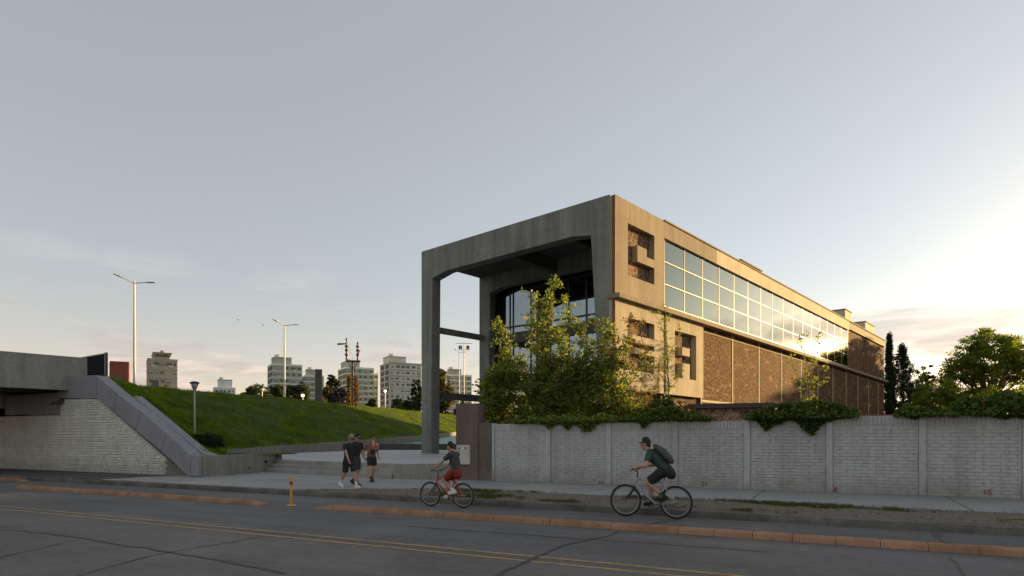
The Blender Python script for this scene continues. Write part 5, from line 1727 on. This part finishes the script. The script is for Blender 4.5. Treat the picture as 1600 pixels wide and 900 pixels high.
    for j in range(6):
        fs2 += [(j, j + 1, 8 + j, 7 + j), (14 + j, 21 + j, 22 + j, 15 + j), (7 + j, 8 + j, 22 + j, 21 + j)]
    mbp.add(vs2, fs2).build('peak', fit.get('peak', fit['cap']), cp)
    return root, V

def walk_pose(stride=1.0, lean=.05, arm=.28, swap=1):
    L, T = 'l', 'r'
    if swap < 0: L, T = T, L
    yl = .095 if L == 'l' else -.095
    J = dict(pel=(0, 0, .95), neck=(lean, 0, 1.47), head=(lean + .055, 0, 1.625))
    s = stride
    J['hip_' + L] = (0, yl, .92); J['an_' + L] = (.30 * s, yl, .085); J['to_' + L] = (.30 * s + .14, yl * 1.15, .045)
    J['hip_' + T] = (0, -yl, .92); J['an_' + T] = (-.34 * s, -yl, .17); J['to_' + T] = (-.34 * s + .125, -yl * 1.1, .045)
    for q_ in (L, T):
        J['kn_' + q_] = tuple(ik(J['hip_' + q_], J['an_' + q_], .43, .425, (1, 0, .1)))
    for q_, sw in ((L, -1), (T, 1)):
        y = .205 if q_ == 'l' else -.205
        J['sh_' + q_] = (lean * .9, y, 1.405)
        J['wr_' + q_] = (lean + arm * sw * s, y * 1.25, .90 + .03 * abs(sw))
        J['el_' + q_] = tuple(ik(J['sh_' + q_], J['wr_' + q_], .29, .255, (-1, y * 1.2, 0)))
    J['curl'] = .5
    return J

fitA = dict(shirt='cloth_black', shorts='cloth_black', socks='shoe_white', shoes='shoe_white', cap='cloth_grey', peak='cloth_black', short=.95, sock=.28)
fitB = dict(shirt='cloth_black', shorts='cloth_charcoal', socks='cloth_black', shoes='cloth_black', cap='cloth_black', sole='rubber')
fitC = dict(shirt='cloth_plaid', shorts='cloth_black', socks='cloth_black', shoes='cloth_black', cap='cloth_black', sole='rubber', short=.72, sleeve=.85, sock=.32)
pg = 'people walking before the steps'
person('person in black shirt and shorts, grey cap and white shoes, walking, arms swinging', S(-13.25, 14.80, PZ), AS - .25, walk_pose(1.0, .07, .30, 1), fitA, .93, pg, (1, -.15, -.55))
person('person in black cap and black shoes mostly hidden behind the one in white shoes', S(-13.56, 15.45, PZ), AS - .15, walk_pose(.75, .06, .15, -1), fitB, .95, pg, (1, -.1, -.5))
rC, VC = person('person in reddish plaid shirt and black shorts with black shoulder bag', S(-14.45, 17.30, PZ), AS - .45, walk_pose(.6, .03, .12, -1), fitC, .92, pg, (1, -.2, -.2))
bag = thing('shoulder_bag', 'small black bag slung across the plaid shirt', 'bag', S(-14.45, 17.30, PZ), AS - .45)
bag.scale = (.92,) * 3
MB().box(.115, .20, -.10, .09, 1.06, 1.24).build('pouch', 'cloth_black', bag, bevel=.025)
MB().tube([(.14, .06, 1.22), (.12, .13, 1.40), (.0, .15, 1.47), (-.12, .1, 1.38), (-.15, -.05, 1.15), (0, -.2, 1.02), (.13, -.1, 1.08)], .011, 6).build('strap', 'cloth_black', bag, smooth=True)

# ------------------------------------------------------------------ bicycles and riders
def bicycle(label, loc, rz, frame_mat, scale=1.0):
    root = thing('bicycle', label, 'bicycle', loc, rz, 'bicycles on the lane')
    root.scale = (scale,) * 3
    RW = .345
    BB, ST, HD, RA, FA = Vector((0, 0, .29)), Vector((-.17, 0, .80)), Vector((.40, 0, .82)), Vector((-.42, 0, RW)), Vector((.645, 0, RW))
    HB = Vector((.435, 0, .68))
    f = MB()
    f.tube([BB, ST], .019, 10); f.tube([ST + (BB - ST) * .12, HD], .021, 10); f.tube([BB, HB], .024, 10); f.tube([HD, HB], .024, 10)
    for s_ in (-.055, .055):
        o_ = Vector((0, s_, 0))
        f.tube([BB + o_ * .6, RA + o_], .011, 8); f.tube([ST + (BB - ST) * .14 + o_ * .3, RA + o_], .010, 8)
    f.build('frame', frame_mat, root, smooth=True)
    f = MB()
    f.tube([HB, HB + Vector((.025, 0, -.06))], .022, 8)
    for s_ in (-.06, .06):
        f.tube([HB + Vector((.02, 0, -.05)), HB + Vector((.035, s_, -.09)), FA + Vector((0, s_, 0))], [.018, .017, .012], 8)
    f.build('fork', 'black_metal', root, smooth=True)
    h = MB()
    h.tube([HD, HD + Vector((-.02, 0, .12)), HD + Vector((.04, 0, .17))], .016, 8)
    h.tube([(.40, -.31, 1.03), (.43, -.12, 1.0), (.44, 0, .99), (.43, .12, 1.0), (.40, .31, 1.03)], .012, 8)
    hb = h.build('handlebar', 'black_metal', root, smooth=True)
    for s_ in (-1, 1):
        MB().tube([(.415, s_ * .20, 1.018), (.40, s_ * .315, 1.031)], .017, 8).build('grip', 'rubber', hb, smooth=True)
        MB().tube([(.44, s_ * .19, 1.01), (.48, s_ * .25, .985)], .006, 6).build('brake_lever', 'black_metal', hb)
    sd_ = MB()
    sd_.tube([ST, ST + Vector((-.03, 0, .10))], .014, 8)
    sd_.loft([[(-.34, -.07, .91), (-.34, .07, .91), (-.34, .06, .945), (-.34, -.06, .945)], [(-.26, -.075, .90), (-.26, .075, .90), (-.26, .065, .95), (-.26, -.065, .95)], [(-.15, -.035, .905), (-.15, .035, .905), (-.15, .03, .945), (-.15, -.03, .945)], [(-.06, -.018, .905), (-.06, .018, .905), (-.06, .015, .935), (-.06, -.015, .935)]])
    sd_.build('saddle', 'rubber', root, bevel=.012)
    tyre = MB().torus((0, 0, 0), RW - .024, .024, n=48).mesh('tyre', 'rubber', True)
    rim = MB().torus((0, 0, 0), RW - .056, .012, n=48, m=6).mesh('rim', 'rim_alu', True)
    hub = MB().tube([(0, -.05, 0), (0, .05, 0)], .022, 10).mesh('hub', 'rim_alu', True)
    spk = MB().tube([(0, 0, .02), (0, 0, RW - .06)], .0016, 4, cap=False).mesh('spoke', 'rim_alu')
    for c in (RA, FA):
        w_ = empty('wheel', c, 0, root)
        put('tyre', tyre, w_); put('rim', rim, w_); put('hub', hub, w_)
        for k_ in range(20):
            o_ = put('spoke', spk, w_, (0, (.02 if k_ % 2 else -.02), 0))
            o_.rotation_euler = (0, 2 * math.pi * k_ / 20, 0)
    c = MB().torus((0, -.045, .29), .09, .008, n=28, m=6)
    c.tube([(0, -.05, .29), (.045, -.05, .29 - .01)], .01, 6)
    ch = c.build('chainring', 'black_metal', root)
    MB().torus((-.42, -.045, RW), .045, .006, n=20, m=5).build('sprocket', 'rim_alu', root)
    MB().tube([(0, -.045, .38), (-.42, -.045, RW + .047)], .004, 4).build('chain', 'black_metal', root)
    MB().tube([(0, -.045, .20), (-.42, -.045, RW - .047)], .004, 4).build('chain', 'black_metal', root)
    for s_, (px_, pz_) in ((-1, (.155, .22)), (1, (-.155, .36))):
        cr_ = MB().tube([(0, s_ * .07, .29), (px_, s_ * .085, pz_)], .011, 8).build('crank', 'rim_alu', root, smooth=True)
        MB().box(px_ - .045, px_ + .045, s_ * .13 - .04, s_ * .13 + .04, pz_ - .012, pz_ + .012).build('pedal', 'black_metal', cr_, bevel=.004)
    return root

def ride_pose(lean=.30, head_z=1.56):
    J = dict(pel=(-.215, 0, 1.03), neck=(-.215 + lean, 0, 1.03 + math.sqrt(.50 ** 2 - lean ** 2)))
    nk = J['neck']
    J['head'] = (nk[0] + .085, 0, nk[2] + .135)
    for q_, sg in (('l', 1), ('r', -1)):
        J['sh_' + q_] = (nk[0] - .035, sg * .19, nk[2] - .06)
        J['wr_' + q_] = (.355, sg * .275, 1.062)
        J['el_' + q_] = tuple(ik(J['sh_' + q_], J['wr_' + q_], .30, .27, (-.35, sg * .7, -.7)))
        J['hd_' + q_] = (.6, 0, -.28); J['ho_' + q_] = (.3, sg * .1, 1)
        J['hip_' + q_] = (-.20, sg * .095, 1.01)
    J['an_r'] = (.115, -.125, .325); J['to_r'] = (.235, -.13, .268)
    J['an_l'] = (-.195, .125, .475); J['to_l'] = (-.075, .13, .408)
    for q_ in ('l', 'r'):
        J['kn_' + q_] = tuple(ik(J['hip_' + q_], J['an_' + q_], .43, .425, (1, 0, .25)))
    J['curl'] = 1.0
    return J
rg = 'people riding bicycles'
bz = AS + math.pi
b1, b2 = S(-8.22, 12.72, 0.002), S(-3.30, 12.98, 0.002)
bicycle('smaller bicycle with red frame ridden before the steps', b1, bz, 'bike_red', .88)
person('smaller cyclist in black shirt, red shorts and black cap', b1, bz, ride_pose(.12), dict(shirt='cloth_charcoal', shorts='cloth_red', socks='shoe_white', shoes='shoe_white', cap='cloth_black', sleeve=.7, short=.8), .88, rg, (1, .1, -.1))
bicycle('grey mountain bicycle ridden along the white wall', b2, bz, 'bike_grey', 1.0)
person('cyclist in dark green shirt and black cap with a backpack', b2, bz, ride_pose(.34), dict(shirt='cloth_green', shorts='cloth_black', socks='cloth_charcoal', shoes='cloth_black', cap='cloth_black', sole='rubber', short=.9), 1.0, rg, (1, .1, -.12))
def backpack(label, loc, rz, lean, mat, scale=1.0):
    t_ = thing('backpack', label, 'backpack', loc, rz)
    t_.scale = (scale,) * 3
    nk = Vector((-.215 + lean, 0, 1.03 + math.sqrt(.50 ** 2 - lean ** 2))); pe = Vector((-.215, 0, 1.03))
    sp = (nk - pe).normalized(); bk = Vector((-sp.z, 0, sp.x))
    m_ = MB()
    a, b_ = pe + sp * .12 + bk * .19, pe + sp * .43 + bk * .17
    m_.tube([a, a.lerp(b_, .5) + bk * .02, b_], [.14, .145, .12], 14, flat=(tuple(bk), .55))
    fuse(m_.build('sack', mat, t_, fix=False), .014, 3)
    for s_ in (-1, 1):
        y = Vector((0, s_ * .10, 0))
        MB().tube([b_ + y, nk + y * 1.1 + bk * .04 - sp * .02, nk - bk * .11 + y - sp * .08, pe + sp * .25 - bk * .11 + y * 1.2, a + y * 1.3], .014, 6).build('strap', 'cloth_black', t_, smooth=True)
    return t_
backpack('olive grey backpack on the cyclist in dark green shirt', b2, bz, .34, 'cloth_olive_grey')

# ------------------------------------------------------------------ birds
for k, (px, py, lb) in enumerate(((372, 500, 'left one of two distant birds flying above the bank'), (411, 508, 'right one of two distant birds flying above the bank'))):
    q = at(px, py, 150)
    t = thing('bird', lb, 'bird', q, R(20 + 15 * k), 'distant birds in the sky')
    b = MB()
    b.tube([(-.22, 0, 0), (0, 0, .01), (.15, 0, .02), (.24, 0, .04)], [.02, .06, .05, .03], 8)
    b.add([(-.2, -.02, 0), (-.38, -.07, 0), (-.38, .07, 0), (-.2, .02, 0)], [(0, 1, 2, 3)])
    for s_ in (-1, 1):
        b.add([(.12, s_ * .03, .03), (.08, s_ * .28, .12), (-.05, s_ * .55, .06), (-.08, s_ * .26, .09), (-.1, s_ * .03, .02)], [(0, 1, 2, 3, 4)])
    b.build('body', 'far_dark', t)
